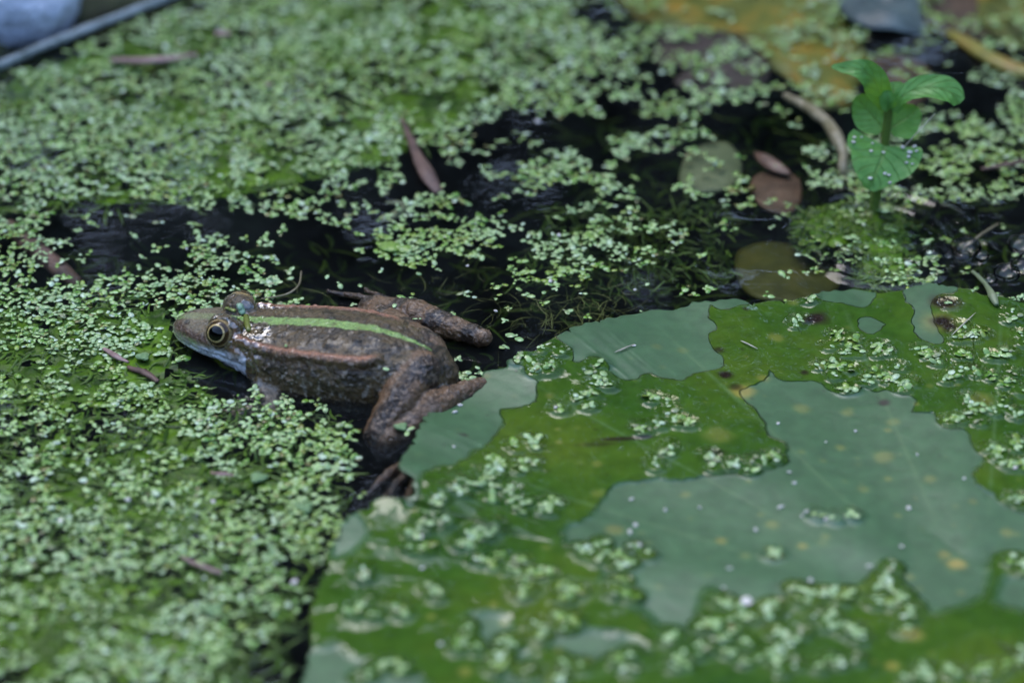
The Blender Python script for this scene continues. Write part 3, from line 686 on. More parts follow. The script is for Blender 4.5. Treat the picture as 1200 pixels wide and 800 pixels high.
# ------------------------------------------------------------------ duckweed
def frond_cols(n):
    a_ = rng.uniform(0, 1, (n, 1)); a_ = a_**1.2; c = np.array([.085, .20, .016])*(1-a_)+np.array([.37, .50, .20])*a_
    yv = rng.uniform(0, 1, n) < .13; c[yv] = np.array([.20, .28, .045])*rng.uniform(.7, 1.1, (yv.sum(), 1))
    pv = rng.uniform(0, 1, n) < .07; c[pv] = np.array([.45, .55, .36])*rng.uniform(.8, 1.1, (pv.sum(), 1))
    dv = rng.uniform(0, 1, n) < .05; c[dv] = np.array([.13, .12, .03])
    return c
def fronds(cen, yaw, size, tilt, fine=True):
    """many domed duckweed leaves as one vertex/triangle soup; cen (n,3)"""
    n = len(cen); ns = 8
    th = np.arange(ns)/ns*2*math.pi
    ox, oy = np.cos(th)*(1+.12*np.cos(th)), np.sin(th)*.72
    if fine:
        loc = np.concatenate([[[0, 0, .15]], np.column_stack([ox*.68, oy*.68, np.full(ns, .11)]), np.column_stack([ox, oy, np.full(ns, -.08)])])
        tri = [(0, 1+k, 1+(k+1) % ns) for k in range(ns)]+[f for k in range(ns) for f in ((1+k, 1+ns+k, 1+ns+(k+1) % ns), (1+k, 1+ns+(k+1) % ns, 1+(k+1) % ns))]
    else:
        loc = np.concatenate([[[0, 0, .22]], np.column_stack([ox, oy, np.zeros(ns)])]); tri = [(0, 1+k, 1+(k+1) % ns) for k in range(ns)]
    tri = np.array(tri); m = len(loc)
    V = loc[None]*size[:, None, None]
    V = V+0
    V[..., 2] += V[..., 0]*tilt[:, 0:1]+V[..., 1]*tilt[:, 1:2]
    V[..., 2] += (rng.uniform(-.05, .05, (n, m)))*size[:, None]
    c, s = np.cos(yaw)[:, None], np.sin(yaw)[:, None]
    X = V[..., 0]*c-V[..., 1]*s; Y = V[..., 0]*s+V[..., 1]*c
    V = np.stack([X, Y, V[..., 2]], -1)+cen[:, None, :]
    F = (tri[None]+(np.arange(n)*m)[:, None, None]).reshape(-1, 3)
    fc = frond_cols(n); k1 = sstep(.42, .62, fbm(cen, 42, 3, 95))[:, None]; k2 = sstep(.5, .68, fbm(cen, 130, 2, 97))[:, None]
    fc = fc*(1-k1*.45)+np.array([.17, .27, .03])*k1*.45; fc = fc*(1-k2*.35)+np.array([.36, .46, .27])*k2*.35
    cols = np.repeat(fc, m, 0)
    return V.reshape(-1, 3), F, cols
def plants(xy, z0, size=1.2*mm, nmin=2, nmax=4):
    cen = []; yaw = []; sz = []
    for (x, y), z in zip(xy, z0):
        k = rng.integers(nmin, nmax+1); a0 = rng.uniform(0, 6.28)
        for j in range(k):
            s = size*rng.uniform(.6, 1.3)*(1 if j < 2 else .8); an = a0+j*2*math.pi/max(k, 2)+rng.normal()*.35
            cen.append((x+math.cos(an)*s*.98, y+math.sin(an)*s*.98, z+rng.uniform(0, .35)*mm)); yaw.append(an); sz.append(s)
    return np.array(cen), np.array(yaw), np.array(sz)

LOW = [  # (density, polygon in photo coordinates)
 (.05, [(52, 252), (75, 238), (120, 230), (170, 232), (250, 246), (312, 243), (300, 262), (262, 270), (238, 290), (165, 288), (190, 300), (150, 312), (128, 326), (104, 331), (86, 326), (62, 296)]),
 (.45, [(262, 262), (330, 245), (345, 300), (330, 345), (290, 345), (240, 300)]),
 (.03, [(338, 255), (400, 264), (438, 238), (476, 212), (500, 225), (450, 245), (440, 275), (445, 305), (480, 318), (540, 308), (575, 302), (600, 328), (690, 330), (755, 342), (850, 336), (865, 305), (960, 322), (1010, 338), (900, 352), (780, 366), (640, 412), (560, 440), (520, 420), (480, 345), (330, 352), (320, 335), (338, 318)]),
 (.68, [(440, 255), (470, 240), (520, 232), (565, 238), (592, 262), (575, 290), (530, 312), (470, 312), (440, 290)]),
 (.05, [(468, 160), (480, 150), (505, 190), (560, 200), (600, 212), (590, 226), (530, 232), (500, 230), (470, 205)]),
 (.06, [(560, 150), (600, 135), (660, 140), (745, 150), (700, 165), (680, 185), (640, 172), (600, 195), (540, 195)]),
 (.10, [(630, 222), (682, 225), (685, 250), (640, 262), (600, 262), (596, 240)]),
 (.34, [(690, 110), (860, 130), (870, 200), (830, 250), (700, 330), (590, 320), (600, 200)]),
 (.08, [(745, 176), (790, 180), (790, 215), (755, 215)]),
 (.14, [(770, 250), (870, 195), (880, 300), (850, 340), (740, 340), (660, 338), (760, 320)]),
 (.12, [(835, 120), (930, 110), (1000, 120), (1010, 235), (930, 300), (1000, 345), (850, 340), (870, 250), (880, 180), (820, 150)]),
 (.35, [(780, 20), (900, 30), (920, 100), (860, 118), (760, 118), (740, 90)]),
 (.34, [(720, -60), (1230, -60), (1240, 120), (1080, 150), (1000, 110), (900, 100), (860, 40), (730, 30)]),
 (.03, [(1080, 235), (1240, 235), (1240, 350), (1070, 345), (1060, 300)]),
 (.05, [(930, 240), (1080, 225), (1120, 300), (1050, 345), (930, 345)]),
 (.05, [(138, 428), (160, 408), (205, 428), (250, 424), (285, 436), (300, 462), (268, 474), (232, 446), (185, 442), (150, 448)]),
 (.06, [(392, 480), (435, 462), (480, 520), (478, 600), (430, 612), (395, 632), (398, 600), (420, 560), (414, 500)]),
 (.12, [(352, 668), (392, 630), (378, 700), (372, 830), (262, 830), (285, 765), (335, 745), (352, 705)]),
 (.45, [(0, 495), (62, 515), (60, 540), (0, 535)]),
 (.35, [(240, 640), (300, 650), (300, 690), (240, 680)]),
]
HIGH = [(.68, [(1075, 150), (1240, 150), (1240, 232), (1130, 240), (1085, 200)]), (.6, [(945, 165), (1000, 160), (1010, 235), (950, 235)]), (.55, [(1000, 225), (1090, 215), (1080, 240), (1020, 250)]),
        (.8, [(1052, 305), (1085, 298), (1112, 322), (1095, 340), (1050, 335)]), (.7, [(700, 45), (760, 40), (765, 100), (700, 100)]), (.55, [(930, 300), (965, 295), (975, 320), (945, 325)]), (.6, [(690, 200), (740, 205), (760, 250), (720, 330), (640, 320), (650, 280), (690, 260)]), (.6, [(620, 190), (690, 190), (690, 215), (610, 222)])]
def density(x, y):
    px, py = proj(np.column_stack([x, y, 0*x])); d = np.full(len(x), .97)
    jx = px+14*(vnoise(np.column_stack([x, y, 0*x]), 160, 71)-.5); jy = py+9*(vnoise(np.column_stack([x, y, 0*x]), 160, 72)-.5)
    for v, pg in LOW: d = np.where(inpoly(jx, jy, pg), np.minimum(d, v), d)
    for v, pg in HIGH: d = np.where(inpoly(jx, jy, pg), np.maximum(d, v), d)
    return d, px, py
sp = 2.6*mm; gx = np.arange(-.29, .29, sp); gy = np.arange(-.20, .33, sp*.9)
X, Y = np.meshgrid(gx, gy, indexing='ij'); X = X+np.where(np.arange(len(gy)) % 2, sp/2, 0)[None]
x = X.ravel()+rng.uniform(-.5, .5, X.size)*sp; y = Y.ravel()+rng.uniform(-.5, .5, X.size)*sp
den, px, py = density(x, y)
q = np.column_stack([x, y, 0*x]); cl = fbm(q, 110, 3, 61); cl = np.argsort(np.argsort(cl))/len(cl)
cl2 = fbm(q, 330, 2, 66); cl2 = np.argsort(np.argsort(cl2))/len(cl2)
ffn = fbm(q, 45, 4, 81); den = np.where(den > .9, np.where(ffn > .47, .57, .76), den)
keep = (cl*.45+cl2*.3+rng.uniform(0, 1, len(x))*.25) < .5+(den-.5)*.62
keep &= np.hypot(x-PC[0], y-PC[1]) < PR-.006
keep &= ~in_pad(x, y, -.0012) & (frog_clear(x, y) > 1.3)
fx0, fx1 = -160, 1360; vis = (px > fx0) & (px < fx1) & (py > -120) & (py < 920)
keep &= vis
inn = (px > -30) & (px < 1230) & (py > -30) & (py < 830)
parts = []
for fine, m in ((True, keep & inn), (False, keep & ~inn)):
    cen, yaw, sz = plants(np.column_stack([x[m], y[m]]), np.zeros(m.sum()), 0.93*mm, 2, 4)
    # fronds pushed up on their neighbours
    cen[:, 2] += np.where(rng.uniform(0, 1, len(cen)) < .3, rng.uniform(.2, 1.2, len(cen))*mm, 0)
    sel = frog_clear(cen[:, 0], cen[:, 1]) > .7
    cen, yaw, sz = cen[sel], yaw[sel], sz[sel]
    sz = sz*(.82+.4*vnoise(cen, 90, 93))
    parts.append(fronds(cen, yaw, sz, rng.normal(size=(len(cen), 2))*.16, fine))
V = np.concatenate([p_[0] for p_ in parts]); F = np.concatenate([parts[0][1], parts[1][1]+len(parts[0][0])]); cc = np.concatenate([p_[2] for p_ in parts])
obj('duckweed_mat', mesh('duckweed_mat', V, F, m_duck, True, cc), kind='stuff')
print('duckweed fronds', len(V)//13)

# plants one can single out: stranded on the pad, adrift on open water, and on the frog's back
VAR = []; NLEAF = []
for k in range(14):
    cen, yaw, sz = plants([(0, 0)], [0], 0.92*mm, 2 if k < 10 else 1, 4 if k < 10 else 2)
    V, F, cc = fronds(cen, yaw, sz, rng.normal(size=(len(cen), 2))*.12)
    NLEAF.append(len(cen)); VAR.append(mesh('duckweed_plant', V, F, m_duck, True, cc))
def duck(x, y, z, label, group=None, var=None, sc=1.0):
    vi = int(rng.integers(14)) if var is None else var
    if '{}' in label: label = label.format({1: 'single-leaved', 2: 'two-leaved', 3: 'three-leaved', 4: 'four-leaved'}[NLEAF[vi]])
    o = obj('duckweed_plant', VAR[vi], label=label, cat='duckweed', group=group, loc=(x, y, z))
    o.rotation_euler = (rng.normal()*.12, rng.normal()*.12, rng.uniform(0, 6.28)); o.scale = (sc,)*3
    return o
MAXP = 262
def label_at(x, y):
    a_, b_ = proj(np.array([x, y, .002])); return '{} duckweed plant on the lily pad\'s '+place(a_, b_)
LM = [(545, 520, 'curled pale edge beside the frog'), (700, 440, 'wet notch between two pale edge patches'), (590, 570, 'wet lobe next to the curled edge'), (520, 640, 'near left wet lobe'), (640, 680, 'wet part left of the dry centre'), (790, 490, 'wet tongue pointing at the dry centre'), (870, 545, 'wet tip inside the dry centre'), (985, 425, 'far wet part left of the blotches'), (1110, 380, 'wet patch around the dark blotches'), (1060, 450, 'wet border above the dry centre'), (1160, 440, 'crowded wet right side'), (1180, 540, 'wet part below the crowded right side'), (900, 740, 'soaked near heap'), (1040, 700, 'trail right of the near heap'), (1140, 780, 'dark green hollow'), (450, 770, 'near left rim'), (700, 770, 'near margin left of the heap'), (930, 365, 'far rim by the brown hole'), (960, 605, 'dry pale centre')]
def place(px, py): return min(LM, key=lambda q: (q[0]-px)**2+2*(q[1]-py)**2)[2]
COUNT = ['']*14
sel = rng.permutation(len(PADPL)); big = [PADPL[i] for i in sel[:MAXP]]; rest = [PADPL[i] for i in sel[MAXP:]]
for (x, y) in big:
    duck(x, y, float(pad_z(np.array([x]), np.array([y]))[0])+.0002, label_at(x, y), 'duckweed plants stranded on the lily pad', sc=rng.uniform(.9, 1.2))
if rest:
    r_ = np.array(rest); cen, yaw, sz = plants(r_, pad_z(r_[:, 0], r_[:, 1])+.0003, 1.2*mm); V, F, cc = fronds(cen, yaw, sz, rng.normal(size=(len(cen), 2))*.3)
    obj('stranded_duckweed', mesh('stranded_duckweed', V, F, m_duck, True, cc), kind='stuff')
AD = [(405, 335, 'just above the frog\'s far toes'), (545, 345, 'above the far heel'), (490, 320, 'between the lime green fronds and the frog'), (360, 322, 'above the frog\'s back, right of the thin curved stem'), (90, 280, 'in the dark hole near the brown stick'), (170, 258, 'in the dark hole, well right of the brown stick'), (234, 282, 'on the right side of the dark hole ahead of the frog'), (600, 405, 'by the edge of the lily pad and the far heel'), (640, 350, 'among the hanging algae threads'), (760, 333, 'just beyond the pale edge of the lily pad')]
def adrift(px, py): return min(AD, key=lambda q: (q[0]-px)**2+2*(q[1]-py)**2)[2]
for (px, py) in [(397, 333), (421, 334), (415, 357), (545, 345), (487, 321), (515, 317), (448, 317), (345, 326), (385, 323), (338, 318), (130, 250), (73, 284), (75, 306), (187, 261), (155, 275), (234, 282), (151, 254), (590, 407), (652, 339), (664, 365), (636, 346), (618, 347), (683, 344), (760, 333)]:
    g = G(px, py); duck(g[0], g[1], .0002, '{} duckweed adrift, '+adrift(px, py), 'duckweed plants adrift on open water')
g = G(604, 396); duck(g[0], g[1], .0002, 'pale four-leaved duckweed plant afloat between the frog and the lily pad edge', var=3, sc=1.5)
g = G(548, 344); duck(g[0]-.001, g[1], .0004, 'duckweed chain afloat on black water above the frog\'s far heel', var=5, sc=1.25)
for (px, py, lab, zz) in [(463, 357, 'duckweed plant stuck on the frog\'s far knee', 6), (492, 374, 'duckweed plant caught between the frog\'s far thigh and shank', 4), (497, 385, 'duckweed plant lying on the frog\'s far thigh behind the rump', 6), (448, 433, 'yellow-green duckweed plant stuck on the frog\'s near flank', 4), (335, 405, 'tiny green duckweed plant on the frog\'s shoulder', 10)]:
    z = zz*mm
    for it in range(8):
        g = G(px, py, z); z = .5*z+.5*max(frog_top(g[0], g[1]), 0)
    g = G(px, py, z); duck(g[0], g[1], z+.0002, lab, sc=1.05 if zz < 9 else .7)
# weed draped over the head behind the eye
def strand_on_frog(px0, py0, px1, py1, wdt, name, lab, colr, n=9):
    P = []
    for i in range(n):
        u = i/(n-1); z = .011
        for it in range(8):
            g = G(px0+(px1-px0)*u, py0+(py1-py0)*u, z); z = .5*z+.5*frog_top(g[0], g[1])
        P.append(g+np.array([0, 0, .0004]))
    V, F = tube(np.array(P), wdt*(.5+.5*np.sin(np.linspace(.3, 2.9, n))), 7, .5, .0002)
    b0 = np.array(P).mean(0); m = simple(name+'_skin', tuple(.7*c for c in colr), colr, 700, .4)
    obj(name, mesh(name, V-b0, F, m), label=lab, cat='plant scrap', loc=b0)
strand_on_frog(288, 370, 292, 390, .0010, 'weed_scrap', 'olive green strip of weed draped behind the frog\'s near eye', (.13, .15, .02))
strand_on_frog(280, 357, 285, 369, .0012, 'weed_scrap', 'pale bluish green scrap between the frog\'s two eyes', (.20, .32, .2))
strand_on_frog(265, 362, 276, 366, .0008, 'weed_scrap', 'small yellow-green leaf crumb above the frog\'s near eye', (.16, .2, .03))

for (pxx, pyy, r, lab, m) in [(457, 292, 2.8, 'large lime green round frond floating beside its smaller twin', m_lime), (475, 295, 1.9, 'smaller lime green round frond floating behind the frog', m_lime),
    (363, 450, 2.4, 'bluish green clump floating beside the frog\'s near flank', m_blue), (303, 562, 2.8, 'bluish green frond in the duckweed below the frog', m_blue), (357, 597, 2.8, 'bluish green frond in the duckweed near the lily pad tip', m_blue), (470, 503, 2.2, 'bluish green clump against the frog\'s near shank', m_blue), (168, 421, 2.4, 'bluish green frond by the dark hole ahead of the snout', m_blue), (250, 716, 3.2, 'large blurred bluish green frond in the near duckweed', m_blue)]:
    g = G(pxx, pyy); th = np.linspace(0, 2*math.pi, 33)[:-1]; rr = r*(.72 if m is m_blue else 1)*mm*(1+(.16 if m is m_blue else .06)*np.sin(3*th+pxx)+.05*np.sin(5*th))
    V, F = rings(np.column_stack([rr*np.cos(th)*1.1, rr*np.sin(th)]), 5, lambda X_, Y_, u: .0011+.0005*(1-u*u)+.0004*(vnoise(np.column_stack([X_, Y_, 0*X_]), 900, int(pxx))-.5), .0005)
    obj('round_frond', mesh('round_frond', V, F, m), label=lab, cat='water plant', loc=(g[0], g[1], 0))

# ------------------------------------------------------------------ weed just under the surface
def strands(name, regions, colr, kind='stuff', lab=None):
    Vs = []; Fs = []; Cs = []; o = 0
    for (poly, n, L, zlo, zhi, r) in regions:
        P0 = np.array(poly, float); lo, hi = P0.min(0), P0.max(0); k = 0
        while k < n:
            px_, py_ = rng.uniform(lo[0], hi[0]), rng.uniform(lo[1], hi[1])
            if not inpoly(np.array([px_]), np.array([py_]), P0)[0]: continue
            k += 1
            g = G(px_, py_)[:2]; a0 = rng.uniform(0, 6.28); l = L*rng.uniform(.4, 1.2)*mm; cv = rng.normal()*1.6
            u = np.linspace(0, 1, 5); an = a0+cv*u; dx = np.cumsum(np.cos(an))*l/5; dy = np.cumsum(np.sin(an))*l/5
            z = rng.uniform(zlo, zhi)*mm+(u-.5)*rng.normal()*1.5*mm; z = np.minimum(z, zhi*mm)
            nx, ny = -np.sin(an), np.cos(an); ww = r*mm*np.array([.6, 1, 1, .8, .25])*rng.uniform(.6, 1.3)
            Lft = np.column_stack([g[0]+dx+nx*ww, g[1]+dy+ny*ww, z]); Rgt = np.column_stack([g[0]+dx-nx*ww, g[1]+dy-ny*ww, z]); Mid = np.column_stack([g[0]+dx, g[1]+dy, z+ww*.7])
            Vs.append(np.concatenate([Lft, Mid, Rgt])); f = []
            for i in range(4):
                f += [(o+i, o+5+i, o+6+i, o+1+i), (o+5+i, o+10+i, o+11+i, o+6+i)]
            Fs.append(np.array(f)); o += 15
            cb_ = np.array(colr[0])*(1-(q_ := rng.uniform()))+np.array(colr[1])*q_
            Cs.append(np.repeat(cb_[None], 15, 0))
    ob = obj(name, mesh(name, np.concatenate(Vs), np.concatenate(Fs), m_weed, True, np.concatenate(Cs)), kind=kind)
    return ob
A1 = [(-60, 330), (60, 335), (200, 360), (205, 420), (260, 470), (200, 600), (-60, 600)]
A2 = [(-60, 560), (330, 540), (380, 640), (300, 840), (-60, 840)]
A3 = [(-60, 110), (100, 60), (300, 0), (650, -30), (700, 60), (450, 190), (250, 235), (60, 240), (-60, 260)]
def film():
    g = .0011; gx = np.arange(-.26, .145, g); gy = np.arange(-.19, .29, g); X, Y = np.meshgrid(gx, gy, indexing='ij')
    q = np.stack([X, Y, 0*X], -1); px, py = proj(np.stack([X, Y, 0*X], -1))
    f1 = fbm(q, 45, 4, 81)+.55*(fbm(q, 420, 2, 89)-.5); Z = -.0007+.0020*(fbm(q, 520, 2, 83)-.5)+.0012*(fbm(q, 60, 2, 84)-.5)+np.where(inpoly(px, py, A9), .0012*fbm(q, 120, 2, 85)+.0003, 0)
    ok = np.zeros(X.shape, bool)
    for pg, th in ((A1, .44), (A2, .45), (A3, .42), (A9, .34)): ok |= inpoly(px, py, pg) & (f1 > th)
    ok &= (frog_clear(X.ravel(), Y.ravel()).reshape(X.shape) > 1) & (np.hypot(X-PC[0], Y-PC[1]) < PR-.008)
    n, m = X.shape; idx = np.arange(n*m).reshape(n, m); okf = ok[:-1, :-1] & ok[1:, :-1] & ok[1:, 1:] & ok[:-1, 1:]
    F = np.stack([idx[:-1, :-1], idx[1:, :-1], idx[1:, 1:], idx[:-1, 1:]], -1)[okf]
    V = np.column_stack([X.ravel(), Y.ravel(), Z.ravel()]); used = np.unique(F); re = np.full(len(V), -1); re[used] = np.arange(len(used))
    a_ = fbm(q, 150, 3, 88).ravel()[used][:, None]; a_ = np.clip(a_*1.6-.3, 0, 1); cc = np.array([.015, .05, .001])*(1-a_)+np.array([.10, .20, .006])*a_
    obj('algae_film', mesh('algae_film', V[used], re[F], m_weed, True, cc), kind='stuff')
A9 = [(938, 268), (952, 248), (985, 238), (1040, 236), (1064, 250), (1058, 285), (1062, 330), (1012, 332), (1008, 285), (965, 292)]
A6 = [(630, 225), (860, 215), (870, 330), (720, 340), (600, 325)]
film()
A4 = [(640, 235), (720, 230), (850, 225), (860, 320), (720, 335), (600, 325)]
A7 = [(640, 90), (1240, 90), (1240, 340), (640, 340)]
A8 = [(60, 230), (600, 230), (600, 400), (60, 340)]
A5 = [(240, 470), (400, 480), (400, 600), (240, 600)]
strands('submerged_weed', [(A1, 1800, 9, -2.8, .25, .42), (A2, 1500, 10, -2.8, .3, .5), (A3, 1600, 11, -3.0, -.3, .55), (A4, 500, 7, -6, -1.5, .3), (A7, 900, 16, -26, -9, .6), (A8, 350, 16, -30, -12, .6), (A5, 500, 8, -3, .2, .35)], ((.022, .06, .004), (.075, .14, .010)))
# algae threads hanging in the dark gap
B1 = [(600, 335), (690, 325), (745, 335), (700, 370), (660, 385), (625, 375)]
B2 = [(560, 320), (760, 320), (640, 420), (580, 420)]
strands('algae_threads', [(B1, 90, 11, -9, -.6, .13), (B2, 36, 12, -3, .1, .06), ([(310, 320), (360, 320), (350, 350), (310, 350)], 8, 14, -2, .1, .1), ([(450, 300), (560, 300), (560, 340), (470, 340)], 22, 10, -4, 0, .09)], ((.06, .08, .015), (.16, .18, .05)))

# ------------------------------------------------------------------ leaves and twigs in the water
def px_leaf(name, poly, z, m, label, cat='dead leaf', dome=.0015, thick=.0006, n=4, seed=1, amp=.002):
    W_ = np.array([G(x_, y_, z)[:2] for x_, y_ in poly]); W_ = catmull(W_, n, True); c = W_.mean(0); W_ = W_-c
    W_ = W_*(1+.05*(vnoise(np.column_stack([W_, 0*W_[:, 0]]), 180, seed)-.5)[:, None])
    V, F = rings(W_, 10, lambda X_, Y_, u: dome*(1-u*u)+amp*(fbm(np.column_stack([X_, Y_, 0*X_]), 60, 3, seed)-.5), thick)
    return obj(name, mesh(name, V, F, m), label=label, cat=cat, loc=(c[0], c[1], z))
def px_twig(name, pts, radii, m, label, cat='twig', flat=1.0, rough=.0006, seed=1, seg=9):
    P = np.array([G(a_, b_, z_*mm) for a_, b_, z_ in pts]); P = catmull(P, 6); R = np.interp(np.linspace(0, 1, len(P)), np.linspace(0, 1, len(radii)), radii)*mm
    V, F = tube(P, R, seg, flat, rough, seed); b0 = P.mean(0)
    return obj(name, mesh(name, V-b0, F, m), label=label, cat=cat, loc=b0)
px_leaf('yellow_leaf', [(712, -50), (728, 6), (770, 30), (835, 42), (872, 50), (900, 80), (938, 104), (945, 128), (975, 132), (1000, 122), (1008, 95), (1022, 78), (1000, 40), (985, 8), (990, -50)], -.0030, m_yellow, 'big yellowing lily pad rotting at the far edge of the view', 'lily pad', .002, amp=.004, seed=4)
px_leaf('brown_leaf', [(780, 34), (830, 28), (880, 50), (905, 82), (880, 104), (830, 108), (790, 96), (800, 80), (765, 66)], -.0016, m_rot, 'dark brown rotten leaf beside the yellowing lily pad', seed=6, amp=.003)
px_leaf('grey_leaf', [(984, -45), (985, 12), (1012, 34), (1050, 40), (1086, 36), (1078, 14), (1062, -45)], .0005, m_grey, 'shiny grey-green folded leaf between the yellowing leaves', 'lily pad', .004, amp=.008, seed=8)
px_leaf('brown_leaf', [(1080, -40), (1062, 0), (1085, 30), (1120, 42), (1160, 40), (1170, -40)], -.0045, m_brown, 'purplish brown dead leaf behind the yellow stalk', seed=9, amp=.003)
px_leaf('yellow_leaf', [(1150, -40), (1140, 5), (1160, 40), (1200, 55), (1260, 40), (1260, -40)], -.0040, m_yellow, 'yellow leaf in the far corner above the yellow stalk', 'leaf', seed=12, amp=.003)
px_leaf('red_leaf', [(1015, 70), (1050, 62), (1085, 75), (1092, 105), (1070, 125), (1030, 120), (1015, 95)], -.006, m_redbrown, 'reddish brown drowned leaf behind the upright seedling', seed=13)
px_leaf('red_leaf', [(880, 215), (888, 204), (905, 200), (925, 203), (938, 212), (938, 235), (925, 250), (905, 248), (886, 236)], -.0036, m_redbrown, 'pinkish brown drowned leaf with a rounded end', dome=.001, seed=14, amp=.001)
px_leaf('red_leaf', [(884, 178), (900, 182), (920, 195), (926, 204), (905, 200), (890, 190)], -.001, m_redbrown, 'narrow reddish leaf strip above the rounded brown leaf', seed=15, amp=.001)
px_leaf('pale_leaf', [(796, 205), (806, 180), (828, 168), (852, 168), (868, 184), (866, 208), (848, 222), (820, 226), (802, 222)], -.0035, m_palegreen, 'pale green round leaf under the water surface', 'leaf', seed=16, amp=.001)
px_twig('leaf_stalk', [(850, 222, -2), (866, 225, -2), (884, 220, -1.5)], [.7, .9, .8], m_stalk, 'short yellow-green stalk beside the pale round drowned leaf', 'stalk')
px_leaf('olive_leaf', [(862, 300), (880, 286), (915, 284), (950, 292), (978, 308), (985, 330), (960, 352), (900, 352), (868, 335)], -.0085, m_olive, 'olive drowned lily leaf just beyond the big pad', 'leaf', seed=17, amp=.001)
px_twig('bent_twig', [(920, 112, 3), (945, 125, 5), (968, 142, 6), (980, 160, 6), (988, 180, 4), (988, 200, 1), (987, 222, -5)], [.9, 1.5, 1.9, 2.1, 1.6, 1.6, 1.3], m_twig, 'bent brown twig standing out of the water beside the seedling')
px_twig('yellow_stalk', [(1112, 38, 0), (1135, 52, 1), (1165, 70, 1.5), (1200, 84, 1), (1260, 96, 0)], [2, 3.2, 3.4, 3.8, 3], m_stalk, 'thick yellow stalk lying in the water at the far corner', 'stalk', .5)
px_twig('dead_leaf', [(470, 138, 1), (478, 155, 2), (487, 178, 2.5), (500, 203, 2.5), (514, 226, 0)], [.5, 1.1, 1.6, 2.8, 1.4], m_brown, 'long brown dead leaf poking out of the duckweed behind the frog', 'dead leaf', .45)
px_twig('brown_stick', [(8, 262, -3), (28, 280, -2.2), (52, 300, -1.8), (72, 318, -2.4), (92, 334, -5)], [2.2, 3.0, 3.3, 3.2, 2.4], m_brown, 'thick brown stick half sunk beside the dark open water', 'stick', .6)
px_twig('bark_strip', [(130, 70, 2.5), (160, 71, 3), (190, 70, 3), (232, 63, 2.5)], [.8, 2.0, 1.9, .6], m_pink, 'long pinkish bark strip lying on the far duckweed', 'bark', .5)
px_twig('bark_chip', [(252, 40, 2.5), (262, 39, 3), (270, 38, 2.5)], [1.2, 1.9, 1.0], m_pink, 'tiny pinkish bark chip on the far duckweed by the rim', 'bark', .5)
px_twig('bark_chip', [(311, 98, 2.5), (318, 99, 2.8)], [1.0, 1.0], m_pink, 'pinkish crumb on the duckweed below the long bark strip', 'bark', .6)
px_twig('bark_chip', [(247, 553, 1.6), (258, 555, 1.9), (274, 556, 1.5)], [.4, .8, .4], m_pink, 'pinkish bark chip on the duckweed below the frog', 'bark', .5)
px_twig('straw', [(212, 652, 1.5), (232, 661, 2), (260, 671, 2)], [.35, .6, .5], m_pink, 'thin pale brown straw on the near duckweed', 'straw', .7)
px_twig('brown_scrap', [(122, 408, .8), (135, 417, 1.2), (150, 425, 1)], [.5, 1.0, .5], m_pink, 'orange-brown scrap by the dark hole ahead of the snout', 'leaf scrap', .6)
px_twig('brown_scrap', [(150, 430, .3), (168, 436, .8), (186, 447, .2)], [.7, 1.3, .7], m_brown, 'dark brown scrap in the hole ahead of the frog', 'leaf scrap', .6)
px_twig('thin_stem', [(306, 350, .4), (335, 345, .5), (350, 334, .5), (353, 318, .3)], [.2, .3, .3, .2], m_twig, 'thin curved stem on the dark water behind the head', 'stem', 1, 0)
px_twig('drowned_stalk', [(452, 237, -1), (475, 240, -1.5), (462, 252, -2), (445, 260, -3)], [.6, 1.3, 1.6, 1.0], m_palegreen, 'pale drowned leaf scrap near the lime green fronds', 'leaf scrap', .5)
px_twig('thin_stem', [(1128, 292, -.2), (1150, 275, .2), (1170, 262, 0)], [.3, .5, .3], m_twig, 'thin brown stem between the bubbles', 'stem', 1, 0)
px_twig('dry_stem', [(1150, 140+58, 2), (1185, 198-6, 2.5), (1215, 188, 2)], [.5, .8, .5], m_redbrown, 'thin reddish stem in the duckweed beside the seedling', 'stem')
# pad edge stalk
px_twig('dry_stem', [(1140, 318, 1.5), (1156, 334, 2.6), (1164, 348, 4), (1168, 358, 3.5)], [.6, .7, 1.4, .6], m_palegreen, 'pale stem bent over the far edge of the lily pad', 'stem', .8)
for (x0, y0, x1, y1, lab) in [(1115, 396, 1143, 370, 'pale straw lying across the lily pad below the dark blotches'), (868, 398, 888, 407, 'thin straw on the wet upper part of the lily pad'), (720, 420, 743, 409, 'fine pale hair on the dry edge patch of the lily pad')]:
    a_, b_ = G(x0, y0, .0025), G(x1, y1, .0025)
    P = np.linspace(a_, b_, 8); P[:, 2] = pad_z(P[:, 0], P[:, 1])+.0006; V, F = tube(P, np.array([.4, .8, 1, 1, .9, .8, .6, .3])*.00022, 6); b0 = P.mean(0)
    obj('straw', mesh('straw', V-b0, F, m_straw), label=lab, cat='straw', loc=b0)

